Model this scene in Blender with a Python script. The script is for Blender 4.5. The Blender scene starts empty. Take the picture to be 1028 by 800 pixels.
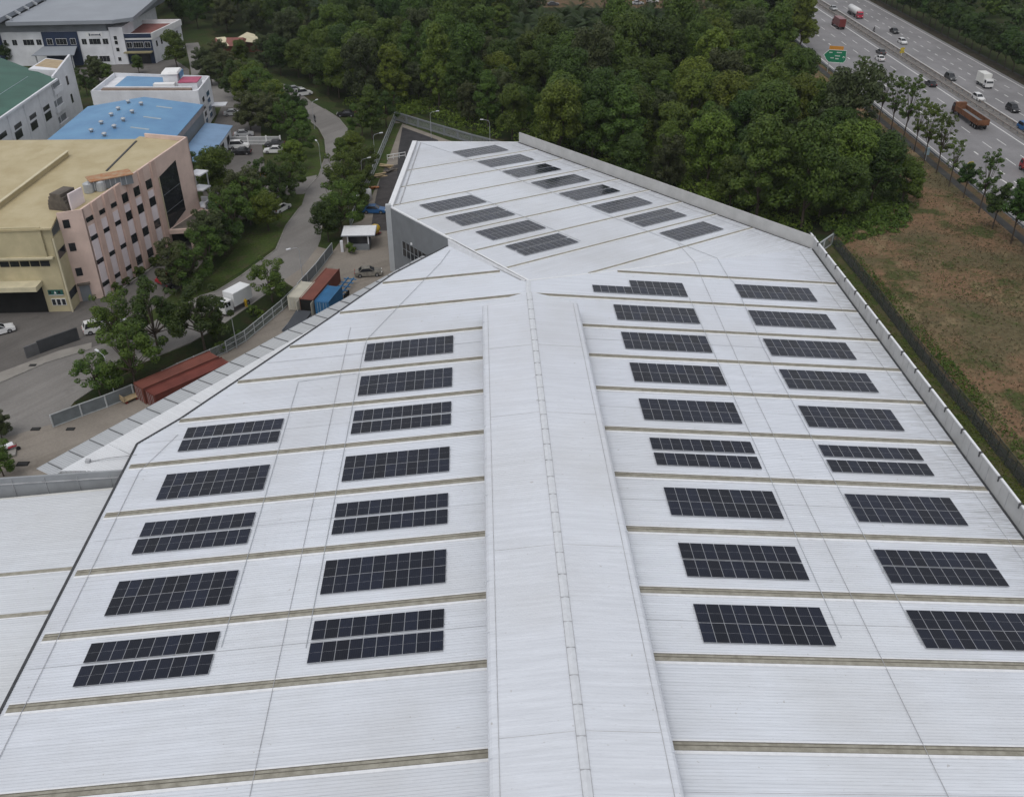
import bpy, math, random
import numpy as np
from math import sin, cos, radians, pi, atan2, sqrt
random.seed(7)
R = random.Random(11)
# ------------------------------------------------------------------ camera
F = 963.95; PITCH = 0.55970467; YAW = 0.03772992; ROLL = -0.00560676
CAM = np.array([-7.25973, 0.0, 71.72028])
_fw = np.array([sin(YAW)*cos(PITCH), cos(YAW)*cos(PITCH), -sin(PITCH)])
_rt = np.array([cos(YAW), -sin(YAW), 0.0]); _up = np.cross(_rt, _fw)
_r = _rt*cos(ROLL)+_up*sin(ROLL); _u = -_rt*sin(ROLL)+_up*cos(ROLL)
from mathutils import Matrix, Vector
S = bpy.context.scene
C = S.collection
cd = bpy.data.cameras.new('camera'); cam = bpy.data.objects.new('camera', cd); C.objects.link(cam)
cam.matrix_world = Matrix(((_r[0], _u[0], -_fw[0], CAM[0]), (_r[1], _u[1], -_fw[1], CAM[1]), (_r[2], _u[2], -_fw[2], CAM[2]), (0, 0, 0, 1)))
cd.sensor_width = 36; cd.lens = 36*F/1028; cd.clip_start = 1; cd.clip_end = 4000
S.camera = cam
# ------------------------------------------------------------------ light
SUN_EL, SUN_AZ = 62, 205         # overcast noon, soft sun high behind the camera's left
w = bpy.data.worlds.new('World'); S.world = w; w.use_nodes = True
nt = w.node_tree; bg = nt.nodes['Background']
sky = nt.nodes.new('ShaderNodeTexSky'); sky.sky_type = 'NISHITA'; sky.sun_disc = False
sky.sun_elevation = radians(SUN_EL); sky.sun_rotation = radians(SUN_AZ)
sky.air_density = 1.0; sky.dust_density = 4.0; sky.ozone_density = 1.0
hs = nt.nodes.new('ShaderNodeHueSaturation'); hs.inputs['Saturation'].default_value = 0.28
cm = nt.nodes.new('ShaderNodeMix'); cm.data_type = 'RGBA'; cm.inputs['Factor'].default_value = 0.55     # overcast: a grey cloud layer over the sky
cm.inputs[7].default_value = (5.6, 5.75, 6.1, 1)
nt.links.new(sky.outputs[0], hs.inputs['Color']); nt.links.new(hs.outputs[0], cm.inputs[6]); nt.links.new(cm.outputs[2], bg.inputs[0]); bg.inputs[1].default_value = 0.12
sl = bpy.data.lights.new('sun', 'SUN'); sl.energy = 0.75; sl.angle = radians(28); sl.color = (1, 0.97, 0.92)
so = bpy.data.objects.new('sun', sl); C.objects.link(so)
az = radians(SUN_AZ)
sd = Vector((sin(az)*cos(radians(SUN_EL)), cos(az)*cos(radians(SUN_EL)), sin(radians(SUN_EL))))
so.rotation_euler = sd.to_track_quat('Z', 'Y').to_euler()
S.view_settings.view_transform = 'Standard'; S.view_settings.look = 'None'; S.view_settings.gamma = 1
S.view_settings.exposure = 0.20
S.render.engine = 'CYCLES'
S.cycles.max_bounces = 5; S.cycles.diffuse_bounces = 3; S.cycles.transparent_max_bounces = 12

# ------------------------------------------------------------------ survey helpers (points of the photo's ground and planes in metres)
def ray(px, py): return _fw*F+_r*(px-514)+_u*(400-py)
def at(px, py, z=0.0):
    d = ray(px, py); return CAM+d*((z-CAM[2])/d[2])
def xy(px, py, z=0.0): q = at(px, py, z); return (float(q[0]), float(q[1]))
ZR = 12.0; SR = 0.0834; SLP = 0.0866; WA = 0.66413; EY = 127.387
ddir = (cos(WA), sin(WA)); rdir = (-sin(WA), cos(WA))
def zR(x, y=0): return ZR-SR*x
def zL(x, y=0): return ZR+SLP*x
def zW(x, y): return ZR-SR*((x)*ddir[0]+(y-EY)*ddir[1])
def Wxy(u, v): return (ddir[0]*u+rdir[0]*v, EY+ddir[1]*u+rdir[1]*v)
def onplane(px, py, n, k):
    d = ray(px, py); n = np.array(n); t = (k-n@CAM)/(n@d); return CAM+d*t
def onR(px, py): return onplane(px, py, (SR, 0, 1.), ZR)
def onL(px, py): return onplane(px, py, (-SLP, 0, 1.), ZR)
def onW(px, py): return onplane(px, py, (SR*ddir[0], SR*ddir[1], 1.), ZR+SR*ddir[1]*EY)

# ------------------------------------------------------------------ materials
MATS = {}
def M(name, col, rough=0.8, var=0.12, scale=0.6, metal=0.0, bump=0.0, spec=0.3, randobj=0.0, detail=5, col2=None, mix=(0.35, 0.65)):
    if name in MATS: return MATS[name]
    m = bpy.data.materials.new(name); m.use_nodes = True; n = m.node_tree.nodes; l = m.node_tree.links
    b = n['Principled BSDF']; b.inputs['Roughness'].default_value = rough; b.inputs['Metallic'].default_value = metal
    b.inputs['Specular IOR Level'].default_value = spec
    tc = n.new('ShaderNodeTexCoord'); nz = n.new('ShaderNodeTexNoise'); nz.inputs['Scale'].default_value = scale; nz.inputs['Detail'].default_value = detail
    nz.inputs['Roughness'].default_value = 0.62
    l.new(tc.outputs['Object'], nz.inputs['Vector'])
    r = n.new('ShaderNodeValToRGB'); r.color_ramp.elements[0].position = mix[0]; r.color_ramp.elements[1].position = mix[1]
    c2 = col2 if col2 else tuple(min(1, c*(1+var)) for c in col); c1 = col if col2 else tuple(c*(1-var) for c in col)
    r.color_ramp.elements[0].color = (*c1, 1); r.color_ramp.elements[1].color = (*c2, 1)
    l.new(nz.outputs['Fac'], r.inputs[0])
    out = r.outputs[0]
    if randobj:
        oi = n.new('ShaderNodeObjectInfo'); mr = n.new('ShaderNodeMapRange'); mr.inputs[3].default_value = 1-randobj; mr.inputs[4].default_value = 1+randobj
        l.new(oi.outputs['Random'], mr.inputs[0]); h = n.new('ShaderNodeHueSaturation')
        l.new(mr.outputs[0], h.inputs['Value']); l.new(out, h.inputs['Color']); out = h.outputs[0]
    l.new(out, b.inputs['Base Color'])
    if bump:
        bp = n.new('ShaderNodeBump'); bp.inputs['Strength'].default_value = bump; bp.inputs['Distance'].default_value = 0.05
        l.new(nz.outputs['Fac'], bp.inputs['Height']); l.new(bp.outputs[0], b.inputs['Normal'])
    MATS[name] = m; return m

def ramp(n, l, src, p0, p1, c0, c1):
    r = n.new('ShaderNodeValToRGB'); r.color_ramp.elements[0].position = p0; r.color_ramp.elements[1].position = p1
    r.color_ramp.elements[0].color = (*c0, 1); r.color_ramp.elements[1].color = (*c1, 1); l.new(src, r.inputs[0]); return r.outputs[0]
def mixc(n, l, fac, a, b, mode='MIX', f=1.0):
    x = n.new('ShaderNodeMix'); x.data_type = 'RGBA'; x.blend_type = mode
    if hasattr(fac, 'links') or fac.__class__.__name__.startswith('NodeSocket'): l.new(fac, x.inputs['Factor'])
    else: x.inputs['Factor'].default_value = fac
    for s, v in ((x.inputs[6], a), (x.inputs[7], b)):
        if isinstance(v, tuple): s.default_value = (*v, 1)
        else: l.new(v, s)
    return x.outputs[2]
def noise(n, l, vec, scale, detail=4, rough=0.6, stretch=None, rot=None):
    z = n.new('ShaderNodeTexNoise'); z.inputs['Scale'].default_value = scale; z.inputs['Detail'].default_value = detail; z.inputs['Roughness'].default_value = rough
    if stretch or rot:
        mp = n.new('ShaderNodeMapping'); mp.inputs['Scale'].default_value = stretch or (1, 1, 1)
        if rot: mp.inputs['Rotation'].default_value = rot
        l.new(vec, mp.inputs[0]); vec = mp.outputs[0]
    l.new(vec, z.inputs['Vector']); return z.outputs['Fac']

def roof_mat(name, base, ang=0.0, rough=0.42, dirt=(0.46, 0.46, 0.455), pitch=0.3, shift=0.0, rib_shade=0.82, eave=None):
    """weathered corrugated sheet: streaks run down the slope (local X after turning by ang)"""
    m = bpy.data.materials.new(name); m.use_nodes = True; n = m.node_tree.nodes; l = m.node_tree.links
    b = n['Principled BSDF']; b.inputs['Roughness'].default_value = rough; b.inputs['Specular IOR Level'].default_value = 0.35
    tc = n.new('ShaderNodeTexCoord'); vr = n.new('ShaderNodeVectorRotate'); vr.rotation_type = 'Z_AXIS'; vr.inputs['Angle'].default_value = -ang
    l.new(tc.outputs['Object'], vr.inputs[0]); v = vr.outputs[0]
    a = noise(n, l, v, 1.0, 4, 0.65, (0.10, 3.0, 1))
    c = noise(n, l, v, 0.06, 5, 0.6)
    d = noise(n, l, v, 1.0, 3, 0.7, (0.9, 9.0, 1))
    e = noise(n, l, v, 0.02, 2, 0.5)
    col = ramp(n, l, a, 0.36, 0.64, tuple(x*0.93 for x in base), tuple(min(1, x*1.04) for x in base))
    f1 = ramp(n, l, c, 0.45, 0.72, (0, 0, 0), (0.45, 0.45, 0.45))
    col = mixc(n, l, f1, col, dirt)
    f2 = ramp(n, l, d, 0.60, 0.80, (0, 0, 0), (0.5, 0.5, 0.5))
    col = mixc(n, l, f2, col, tuple(x*0.82 for x in dirt))
    f3 = ramp(n, l, e, 0.4, 0.65, (0.96, 0.96, 0.97), (1.02, 1.02, 1.02))
    col = mixc(n, l, 1.0, col, f3, 'MULTIPLY')
    sx = n.new('ShaderNodeSeparateXYZ'); l.new(v, sx.inputs[0])       # dirt streaks and painted rib shade, both along the ribs
    g_ = noise(n, l, v, 1.0, 5, 0.7, (0.05, 2.2, 1)); fg_ = ramp(n, l, g_, 0.50, 0.70, (0, 0, 0), (0.35, 0.35, 0.35)); col = mixc(n, l, fg_, col, tuple(x*0.80 for x in base))
    sp_ = noise(n, l, v, 2.2, 2, 0.5); fs_ = ramp(n, l, sp_, 0.735, 0.76, (0, 0, 0), (0.5, 0.5, 0.5)); col = mixc(n, l, fs_, col, (0.30, 0.28, 0.25))
    if eave:                                                            # run-off stains that start at the gutter
        er = n.new('ShaderNodeMapRange'); er.inputs[1].default_value = eave[0]; er.inputs[2].default_value = eave[1]; l.new(sx.outputs[0], er.inputs[0])
        en = noise(n, l, v, 1.0, 4, 0.75, (0.35, 5.0, 1)); ef = ramp(n, l, en, 0.40, 0.66, (0, 0, 0), (1, 1, 1))
        em = n.new('ShaderNodeMath'); em.operation = 'MULTIPLY'; l.new(er.outputs[0], em.inputs[0]); l.new(ef, em.inputs[1])
        e2 = n.new('ShaderNodeMath'); e2.operation = 'MULTIPLY'; e2.inputs[1].default_value = 0.75; l.new(em.outputs[0], e2.inputs[0]); col = mixc(n, l, e2.outputs[0], col, (0.20, 0.195, 0.185))
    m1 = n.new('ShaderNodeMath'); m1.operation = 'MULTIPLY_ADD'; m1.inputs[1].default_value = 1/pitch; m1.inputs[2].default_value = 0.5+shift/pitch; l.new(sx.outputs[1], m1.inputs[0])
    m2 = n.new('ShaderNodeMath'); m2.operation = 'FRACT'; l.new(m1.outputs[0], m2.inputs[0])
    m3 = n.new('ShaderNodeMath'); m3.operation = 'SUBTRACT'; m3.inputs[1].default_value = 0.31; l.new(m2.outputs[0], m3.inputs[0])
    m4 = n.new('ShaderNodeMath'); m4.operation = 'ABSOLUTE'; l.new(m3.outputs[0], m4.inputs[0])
    f4 = ramp(n, l, m4.outputs[0], 0.02, 0.13, (rib_shade, rib_shade, rib_shade+.01), (1, 1, 1)); col = mixc(n, l, 1.0, col, f4, 'MULTIPLY')  # dark line beside each rib: its shade painted into the sheet colour
    l.new(col, b.inputs['Base Color']); MATS[name] = m; return m

def ground_mat(name, cols, scale=0.05, rough=0.95, bump=0.4, fine=2.0, edge=0.08):
    """cols: three colours mixed by two noises"""
    m = bpy.data.materials.new(name); m.use_nodes = True; n = m.node_tree.nodes; l = m.node_tree.links
    b = n['Principled BSDF']; b.inputs['Roughness'].default_value = rough; b.inputs['Specular IOR Level'].default_value = 0.1
    tc = n.new('ShaderNodeTexCoord'); v = tc.outputs['Object']
    a = noise(n, l, v, scale, 7, 0.68); c = noise(n, l, v, scale*2.7, 7, 0.7); d = noise(n, l, v, fine, 5, 0.75)
    fa = ramp(n, l, a, 0.5-edge, 0.5+edge, (0, 0, 0), (1, 1, 1)); fc = ramp(n, l, c, 0.55-edge*.8, 0.55+edge*.8, (0, 0, 0), (1, 1, 1))
    col = mixc(n, l, fa, cols[0], cols[1]); col = mixc(n, l, fc, col, cols[2])
    if len(cols) > 3:
        st = noise(n, l, v, scale*1.3, 6, 0.72, (1.5, 0.8, 1), (0, 0, 1.1)); col = mixc(n, l, ramp(n, l, st, 0.53, 0.62, (0, 0, 0), (0.85, 0.85, 0.85)), col, cols[3])
    fd = ramp(n, l, d, 0.3, 0.7, (0.62, 0.62, 0.62), (1.3, 1.3, 1.3))
    col = mixc(n, l, 1.0, col, fd, 'MULTIPLY')
    l.new(col, b.inputs['Base Color'])
    bp = n.new('ShaderNodeBump'); bp.inputs['Strength'].default_value = bump; bp.inputs['Distance'].default_value = 0.15
    l.new(d, bp.inputs['Height']); l.new(bp.outputs[0], b.inputs['Normal'])
    MATS[name] = m; return m

def road_mat(name, base, stain, along=0.0, scale=0.25):
    m = bpy.data.materials.new(name); m.use_nodes = True; n = m.node_tree.nodes; l = m.node_tree.links
    b = n['Principled BSDF']; b.inputs['Roughness'].default_value = 0.85; b.inputs['Specular IOR Level'].default_value = 0.25
    tc = n.new('ShaderNodeTexCoord'); vr = n.new('ShaderNodeVectorRotate'); vr.rotation_type = 'Z_AXIS'; vr.inputs['Angle'].default_value = along
    l.new(tc.outputs['Object'], vr.inputs[0]); v = vr.outputs[0]
    a = noise(n, l, v, 0.07, 6, 0.65); c = noise(n, l, v, 1.0, 4, 0.6, (0.55, 0.02, 1)); d = noise(n, l, v, 3.0, 4, 0.7); e = noise(n, l, v, scale, 3, 0.6)
    col = ramp(n, l, a, 0.38, 0.64, tuple(x*0.86 for x in base), tuple(x*1.12 for x in base))
    f1 = ramp(n, l, c, 0.5, 0.75, (0, 0, 0), (0.6, 0.6, 0.6)); col = mixc(n, l, f1, col, stain)
    f2 = ramp(n, l, e, 0.62, 0.75, (0, 0, 0), (0.5, 0.5, 0.5)); col = mixc(n, l, f2, col, stain)
    fd = ramp(n, l, d, 0.3, 0.7, (0.9, 0.9, 0.9), (1.1, 1.1, 1.1)); col = mixc(n, l, 1.0, col, fd, 'MULTIPLY')
    l.new(col, b.inputs['Base Color']); MATS[name] = m; return m

def leaf_mat(name, c1, c2, tip, rnd=0.22):
    m = bpy.data.materials.new(name); m.use_nodes = True; n = m.node_tree.nodes; l = m.node_tree.links
    b = n['Principled BSDF']; b.inputs['Roughness'].default_value = 0.55; b.inputs['Specular IOR Level'].default_value = 0.25
    tc = n.new('ShaderNodeTexCoord'); v = tc.outputs['Object']
    a = noise(n, l, v, 0.45, 3, 0.6); c = noise(n, l, v, 2.5, 2, 0.6)
    col = ramp(n, l, a, 0.38, 0.62, c1, c2); f = ramp(n, l, c, 0.55, 0.72, (0, 0, 0), (1, 1, 1)); col = mixc(n, l, f, col, tip)
    oi = n.new('ShaderNodeObjectInfo'); mr = n.new('ShaderNodeMapRange'); mr.inputs[3].default_value = 1-rnd; mr.inputs[4].default_value = 1+rnd
    l.new(oi.outputs['Random'], mr.inputs[0])
    mh = n.new('ShaderNodeMath'); mh.operation = 'MULTIPLY_ADD'; mh.inputs[1].default_value = 7.31; mh.inputs[2].default_value = 0; l.new(oi.outputs['Random'], mh.inputs[0])
    fr = n.new('ShaderNodeMath'); fr.operation = 'FRACT'; l.new(mh.outputs[0], fr.inputs[0])
    mr2 = n.new('ShaderNodeMapRange'); mr2.inputs[3].default_value = 0.486; mr2.inputs[4].default_value = 0.522; l.new(fr.outputs[0], mr2.inputs[0])
    h = n.new('ShaderNodeHueSaturation'); l.new(mr.outputs[0], h.inputs['Value']); l.new(mr2.outputs[0], h.inputs['Hue']); l.new(col, h.inputs['Color'])
    l.new(h.outputs[0], b.inputs['Base Color'])
    tr = n.new('ShaderNodeBsdfTranslucent'); l.new(h.outputs[0], tr.inputs['Color']); mx = n.new('ShaderNodeMixShader'); mx.inputs[0].default_value = 0.25
    l.new(b.outputs[0], mx.inputs[1]); l.new(tr.outputs[0], mx.inputs[2]); l.new(mx.outputs[0], n['Material Output'].inputs['Surface'])
    MATS[name] = m; return m

def mesh_mat(name, col, cell=0.12, thick=0.22):
    """chain link: real holes between the wires"""
    m = bpy.data.materials.new(name); m.use_nodes = True; n = m.node_tree.nodes; l = m.node_tree.links
    b = n['Principled BSDF']; b.inputs['Base Color'].default_value = (*col, 1); b.inputs['Roughness'].default_value = 0.6
    tc = n.new('ShaderNodeTexCoord'); nz = noise(n, l, tc.outputs['Object'], 1.5, 6, 0.8)
    t = n.new('ShaderNodeBsdfTransparent'); mx = n.new('ShaderNodeMixShader')
    f = ramp(n, l, nz, 0.40, 0.46, (thick, thick, thick), (thick+0.25,)*3)
    l.new(f, mx.inputs[0]); l.new(t.outputs[0], mx.inputs[1]); l.new(b.outputs[0], mx.inputs[2]); l.new(mx.outputs[0], n['Material Output'].inputs['Surface'])
    MATS[name] = m; return m

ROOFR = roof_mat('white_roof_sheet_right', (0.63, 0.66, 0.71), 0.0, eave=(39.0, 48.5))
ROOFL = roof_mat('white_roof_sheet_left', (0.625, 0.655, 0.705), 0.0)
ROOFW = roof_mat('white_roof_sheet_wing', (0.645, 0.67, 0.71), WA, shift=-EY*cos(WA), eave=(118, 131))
ROOFM = roof_mat('white_roof_sheet_monitor', (0.605, 0.63, 0.675), 0.0, rib_shade=0.92)
TRIMW = M('white_trim', (0.68, 0.69, 0.71), 0.5, 0.06, 1.5)
CAPM = M('ridge_cap_metal', (0.56, 0.58, 0.61), 0.45, 0.06, 2.0)
SKYL = M('weathered_translucent_strip', (0.215, 0.202, 0.165), 0.6, 0.2, 1.2, col2=(0.33, 0.315, 0.265))
DARKG = M('dark_gutter', (0.05, 0.052, 0.056), 0.7, 0.3, 1.0)
CABLE = M('grey_cable', (0.36, 0.365, 0.38), 0.6, 0.2, 1.0)
GALV = M('galvanised_steel', (0.42, 0.44, 0.46), 0.45, 0.1, 2.0, metal=0.3)
PARA = M('parapet_cladding', (0.42, 0.42, 0.415), 0.6, 0.08, 0.5)
WALLG = M('grey_wall_cladding', (0.17, 0.182, 0.195), 0.7, 0.08, 0.5)
WALLC = M('cream_wall', (0.55, 0.55, 0.53), 0.8, 0.08, 0.5)
POLY = M('grey_canopy_sheet', (0.33, 0.345, 0.36), 0.35, 0.1, 0.7)
ALU = M('aluminium_frame', (0.50, 0.51, 0.53), 0.4, 0.05, 3.0, metal=0.2)
GLASSD = M('dark_window_glass', (0.02, 0.022, 0.026), 0.12, 0.3, 0.6, spec=0.5)
GLASSB = M('blue_window_glass', (0.05, 0.12, 0.22), 0.12, 0.3, 0.6, spec=0.5)
def solar_mat(name, c, rough):
    m = M(name, c, rough, 0.15, 0.8, spec=0.5, randobj=0.45); return m
CELL = solar_mat('solar_cells', (0.0045, 0.0070, 0.017), 0.12); CELL.node_tree.nodes['Principled BSDF'].inputs['Specular IOR Level'].default_value = 0.32

# ------------------------------------------------------------------ mesh builder
class MB:
    def __init__(s): s.v = []; s.f = []; s.m = []; s.mats = []
    def mi(s, mat):
        if mat not in s.mats: s.mats.append(mat)
        return s.mats.index(mat)
    def add(s, vs, fs, mat):
        k = len(s.v); s.v += [tuple(map(float, p)) for p in vs]; i = s.mi(mat)
        for f in fs: s.f.append(tuple(k+a for a in f)); s.m.append(i)
        return s
    def quad(s, a, b, c, d, mat): return s.add([a, b, c, d], [(0, 1, 2, 3)], mat)
    def poly(s, pts, z, mat):
        return s.add([(p[0], p[1], z if not callable(z) else z(p[0], p[1])) for p in pts], [tuple(range(len(pts)))], mat)
    def prism(s, pts, z0, z1, mat, cap=True):
        """pts xy polygon (any order), z numbers or functions"""
        A = sum(pts[i][0]*pts[(i+1) % len(pts)][1]-pts[(i+1) % len(pts)][0]*pts[i][1] for i in range(len(pts)))
        if A < 0: pts = pts[::-1]
        n = len(pts); g = lambda z, p: z(p[0], p[1]) if callable(z) else z
        vs = [(p[0], p[1], g(z0, p)) for p in pts]+[(p[0], p[1], g(z1, p)) for p in pts]
        fs = [(i, (i+1) % n, n+(i+1) % n, n+i) for i in range(n)]
        if cap: fs += [tuple(range(n-1, -1, -1)), tuple(range(n, 2*n))]
        return s.add(vs, fs, mat)
    def box(s, cx, cy, cz, sx, sy, sz, mat, rz=0.0, taper=0.0):
        """centre xy, cz = bottom"""
        c, q = cos(rz), sin(rz); vs = []
        for k, z in ((1, cz), (1-taper, cz+sz)):
            for a, b in ((-1, -1), (1, -1), (1, 1), (-1, 1)):
                x, y = a*sx/2*k, b*sy/2*k; vs.append((cx+c*x-q*y, cy+q*x+c*y, z))
        return s.add(vs, [(3, 2, 1, 0), (4, 5, 6, 7), (0, 1, 5, 4), (1, 2, 6, 5), (2, 3, 7, 6), (3, 0, 4, 7)], mat)
    def beam(s, p, q, w_, h_, mat):
        """box between two points, section w_ (sideways) by h_ (up)"""
        p = Vector(p); q = Vector(q); d = (q-p).normalized(); sd_ = d.cross(Vector((0, 0, 1)))
        if sd_.length < 1e-4: sd_ = Vector((1, 0, 0))
        sd_.normalize(); up = sd_.cross(d)
        vs = []
        for o in (p, q):
            for a, b in ((-1, -1), (1, -1), (1, 1), (-1, 1)): vs.append(o+sd_*(a*w_/2)+up*(b*h_/2))
        return s.add(vs, [(0, 1, 2, 3), (7, 6, 5, 4), (4, 5, 1, 0), (5, 6, 2, 1), (6, 7, 3, 2), (7, 4, 0, 3)], mat)
    def tube(s, pts, rs, mat, n=6, cap=True):
        pts = [Vector(p) for p in pts]
        if not hasattr(rs, '__len__'): rs = [rs]*len(pts)
        vs = []; fs = []
        for i, p in enumerate(pts):
            d = (pts[min(i+1, len(pts)-1)]-pts[max(i-1, 0)]).normalized()
            a = d.cross(Vector((0, 0, 1)));
            if a.length < 1e-3: a = Vector((1, 0, 0))
            a.normalize(); b = d.cross(a)
            for k in range(n):
                t = 2*pi*k/n; vs.append(p+a*(cos(t)*rs[i])+b*(sin(t)*rs[i]))
        for i in range(len(pts)-1):
            for k in range(n): fs.append((i*n+k, (i+1)*n+k, (i+1)*n+(k+1) % n, i*n+(k+1) % n))
        if cap: fs += [tuple(range(n)), tuple((len(pts)-1)*n+k for k in range(n-1, -1, -1))]
        return s.add(vs, fs, mat)
    def build(s, name, parent=None, smooth=False):
        me = bpy.data.meshes.new(name); me.from_pydata(s.v, [], s.f)
        for m in s.mats: me.materials.append(m)
        me.polygons.foreach_set('material_index', s.m)
        if smooth: me.polygons.foreach_set('use_smooth', [True]*len(s.f))
        me.update()
        o = bpy.data.objects.new(name, me); C.objects.link(o)
        if parent is not None: o.parent = parent
        return o
def tag(o, label=None, cat=None, group=None, kind=None):
    if label: o['label'] = label
    if cat: o['category'] = cat
    if group: o['group'] = group
    if kind: o['kind'] = kind
    return o
def thing(name, label, cat, loc=(0, 0, 0), rz=0.0, group=None):
    o = bpy.data.objects.new(name, None); o.empty_display_size = 0.5; C.objects.link(o)
    o.location = loc; o.rotation_euler = (0, 0, rz); return tag(o, label, cat, group)
def dup(root, loc, rz=0.0, sc=1.0, label=None, group=None):
    r = root.copy(); C.objects.link(r); r.location = loc; r.rotation_euler = (0, 0, rz); r.scale = (sc,)*3 if not hasattr(sc, '__len__') else sc
    if label: r['label'] = label
    if group: r['group'] = group
    for ch in KIDS.get(root.name, []):
        c = ch.copy(); C.objects.link(c); c.parent = r
        for g in KIDS.get(ch.name, []):
            d = g.copy(); C.objects.link(d); d.parent = c
    return r
KIDS = {}
def kids(o):
    ch = [c for c in C.objects if c.parent == o]; KIDS[o.name] = ch
    for c in ch: KIDS[c.name] = [g for g in C.objects if g.parent == c]

# ================================================================== GROUND
GRASS = ground_mat('rough_grass', [(0.030, 0.048, 0.014), (0.045, 0.062, 0.018), (0.050, 0.045, 0.022)], 0.05)
LAWN = ground_mat('green_verge_grass', [(0.042, 0.066, 0.016), (0.055, 0.078, 0.020), (0.062, 0.062, 0.030)], 0.15)
DRY = ground_mat('dry_red_field', [(0.110, 0.092, 0.052), (0.185, 0.115, 0.070), (0.062, 0.072, 0.026), (0.210, 0.162, 0.094)], 0.042, fine=1.3, edge=.06)
SOIL = ground_mat('bare_soil', [(0.140, 0.085, 0.052), (0.105, 0.078, 0.050), (0.080, 0.075, 0.035)], 0.15)
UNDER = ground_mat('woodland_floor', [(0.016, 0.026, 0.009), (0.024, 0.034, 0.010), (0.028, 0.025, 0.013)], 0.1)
ASPH = road_mat('old_asphalt', (0.125, 0.116, 0.109), (0.070, 0.065, 0.061), 0.6)
ROADM = road_mat('grey_road', (0.190, 0.180, 0.170), (0.125, 0.116, 0.108), 0.6)
CONC = road_mat('stained_concrete', (0.225, 0.200, 0.172), (0.125, 0.108, 0.088), 0.9)
HWYM = road_mat('highway_asphalt', (0.205, 0.200, 0.205), (0.155, 0.151, 0.156), 0.0)
KERB = M('pale_kerb', (0.21, 0.20, 0.185), 0.9, 0.2, 1.0)
MARK = M('worn_white_paint', (0.62, 0.62, 0.60), 0.7, 0.15, 2.0)
MB().poly([(-900, -150), (900, -150), (900, 1500), (-900, 1500)], 0.0, GRASS).build('ground')['kind'] = 'structure'
def jag(pts, step=4.0, amp=1.2, seed=3):
    r_ = random.Random(seed); out = []
    for a, b in zip(pts, pts[1:]+pts[:1]):
        d = sqrt((b[0]-a[0])**2+(b[1]-a[1])**2); n_ = max(1, min(60, int(d/step)))
        for k in range(n_):
            f = k/n_; am = amp*(0.3 if k == 0 else 1); out.append((a[0]+(b[0]-a[0])*f+r_.uniform(-am, am), a[1]+(b[1]-a[1])*f+r_.uniform(-am, am)))
    return out
def sheet(name, pts, z, mat):
    o = MB().prism(pts, z-0.05, z, mat).build(name); o['kind'] = 'structure'; return o
def pxs(*q): return [xy(a, b) for a, b in q]
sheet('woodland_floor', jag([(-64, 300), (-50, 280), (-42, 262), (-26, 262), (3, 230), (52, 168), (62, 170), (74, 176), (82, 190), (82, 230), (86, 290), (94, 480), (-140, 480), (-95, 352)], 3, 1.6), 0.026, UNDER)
sheet('dry_field', [(58.6, 20), (59.4, 168), (62, 176), (70, 210), (80, 262), (84, 345), (99, 345), (97.5, 200), (93, 20)], 0.02, DRY)
sheet('bare_verge', [(95, 60), (97.5, 200), (101, 400), (103.5, 400), (100.5, 200), (98, 60)], 0.03, SOIL)
sheet('verge_grass', [(48, 20), (48, 146), (59.2, 168), (58.4, 20)], 0.028, ground_mat('verge_weeds', [(0.050, 0.062, 0.020), (0.085, 0.075, 0.040), (0.045, 0.070, 0.016)], 0.2))
sheet('factory_yard', pxs((-60, 300), (76, 296), (106, 298), (173, 256), (208, 212), (196, 160), (216, 122), (222, 108), (262, 108), (262, 135), (268, 190), (250, 212), (215, 250), (182, 288), (140, 322), (94, 352), (25, 372), (-60, 407)), 0.03, ASPH)
road_px_l = [(-60, 406), (0, 384), (46, 364), (90, 350), (140, 332), (190, 300), (217, 292), (241, 277), (277, 250), (287, 226), (300, 209), (306, 192), (320, 176), (323, 165), (327.5, 155), (326, 140), (320, 129), (310, 121), (303, 112), (298, 101), (288, 93), (270, 88)]
road_px_r = [(270, 82), (292, 86), (303, 95), (312, 102), (326, 110), (340, 119), (349, 130), (350, 145), (346, 160), (338, 178), (330, 200), (324, 222), (322, 240), (319, 248), (302, 271), (285, 283), (252, 306), (225, 325), (190, 345), (160, 357), (110, 380), (75, 403), (52, 431), (0, 453), (-60, 488)]
sheet('estate_road', pxs(*(road_px_l+road_px_r)), 0.034, ROADM)
sheet('side_road', pxs((180, 92), (192, 75), (190, 62), (187, 48), (186, 44), (199, 43), (203, 52), (208, 70), (222, 88), (262, 96), (262, 108), (200, 108)), 0.032, ROADM)
sheet('office_forecourt', pxs((60, 70), (130, 64), (175, 60), (190, 70), (190, 90), (130, 90)), 0.03, ASPH)
CONCP = [(-90, 60), (-90, 92), (-72, 101)]+pxs((0, 441), (52, 426), (84, 417), (134, 398), (232, 352), (265, 328), (300, 296), (318, 275), (334, 253), (352, 228), (375, 175), (397, 122), (450, 141))+[(5, 215), (5, 100), (-40, 60)]
sheet('loading_yard', CONCP, 0.038, CONC)
sheet('yard_grass_strip', pxs((352, 226), (375, 175), (396, 124), (404, 124), (399, 135), (388, 165), (372, 200), (363, 222)), 0.046, LAWN)
sheet('yard_dark_drain', pxs((404, 128), (440, 141), (440, 160), (398, 190), (400, 150)), 0.046, M('dark_wet_concrete', (0.035, 0.034, 0.036), 0.8, 0.3, 0.4))
sheet('dark_yard_lane', pxs((384, 168), (402, 165), (400, 232), (372, 232), (377, 200)), 0.044, M('dark_asphalt', (0.055, 0.050, 0.050), 0.9, 0.25, 0.5))
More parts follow.
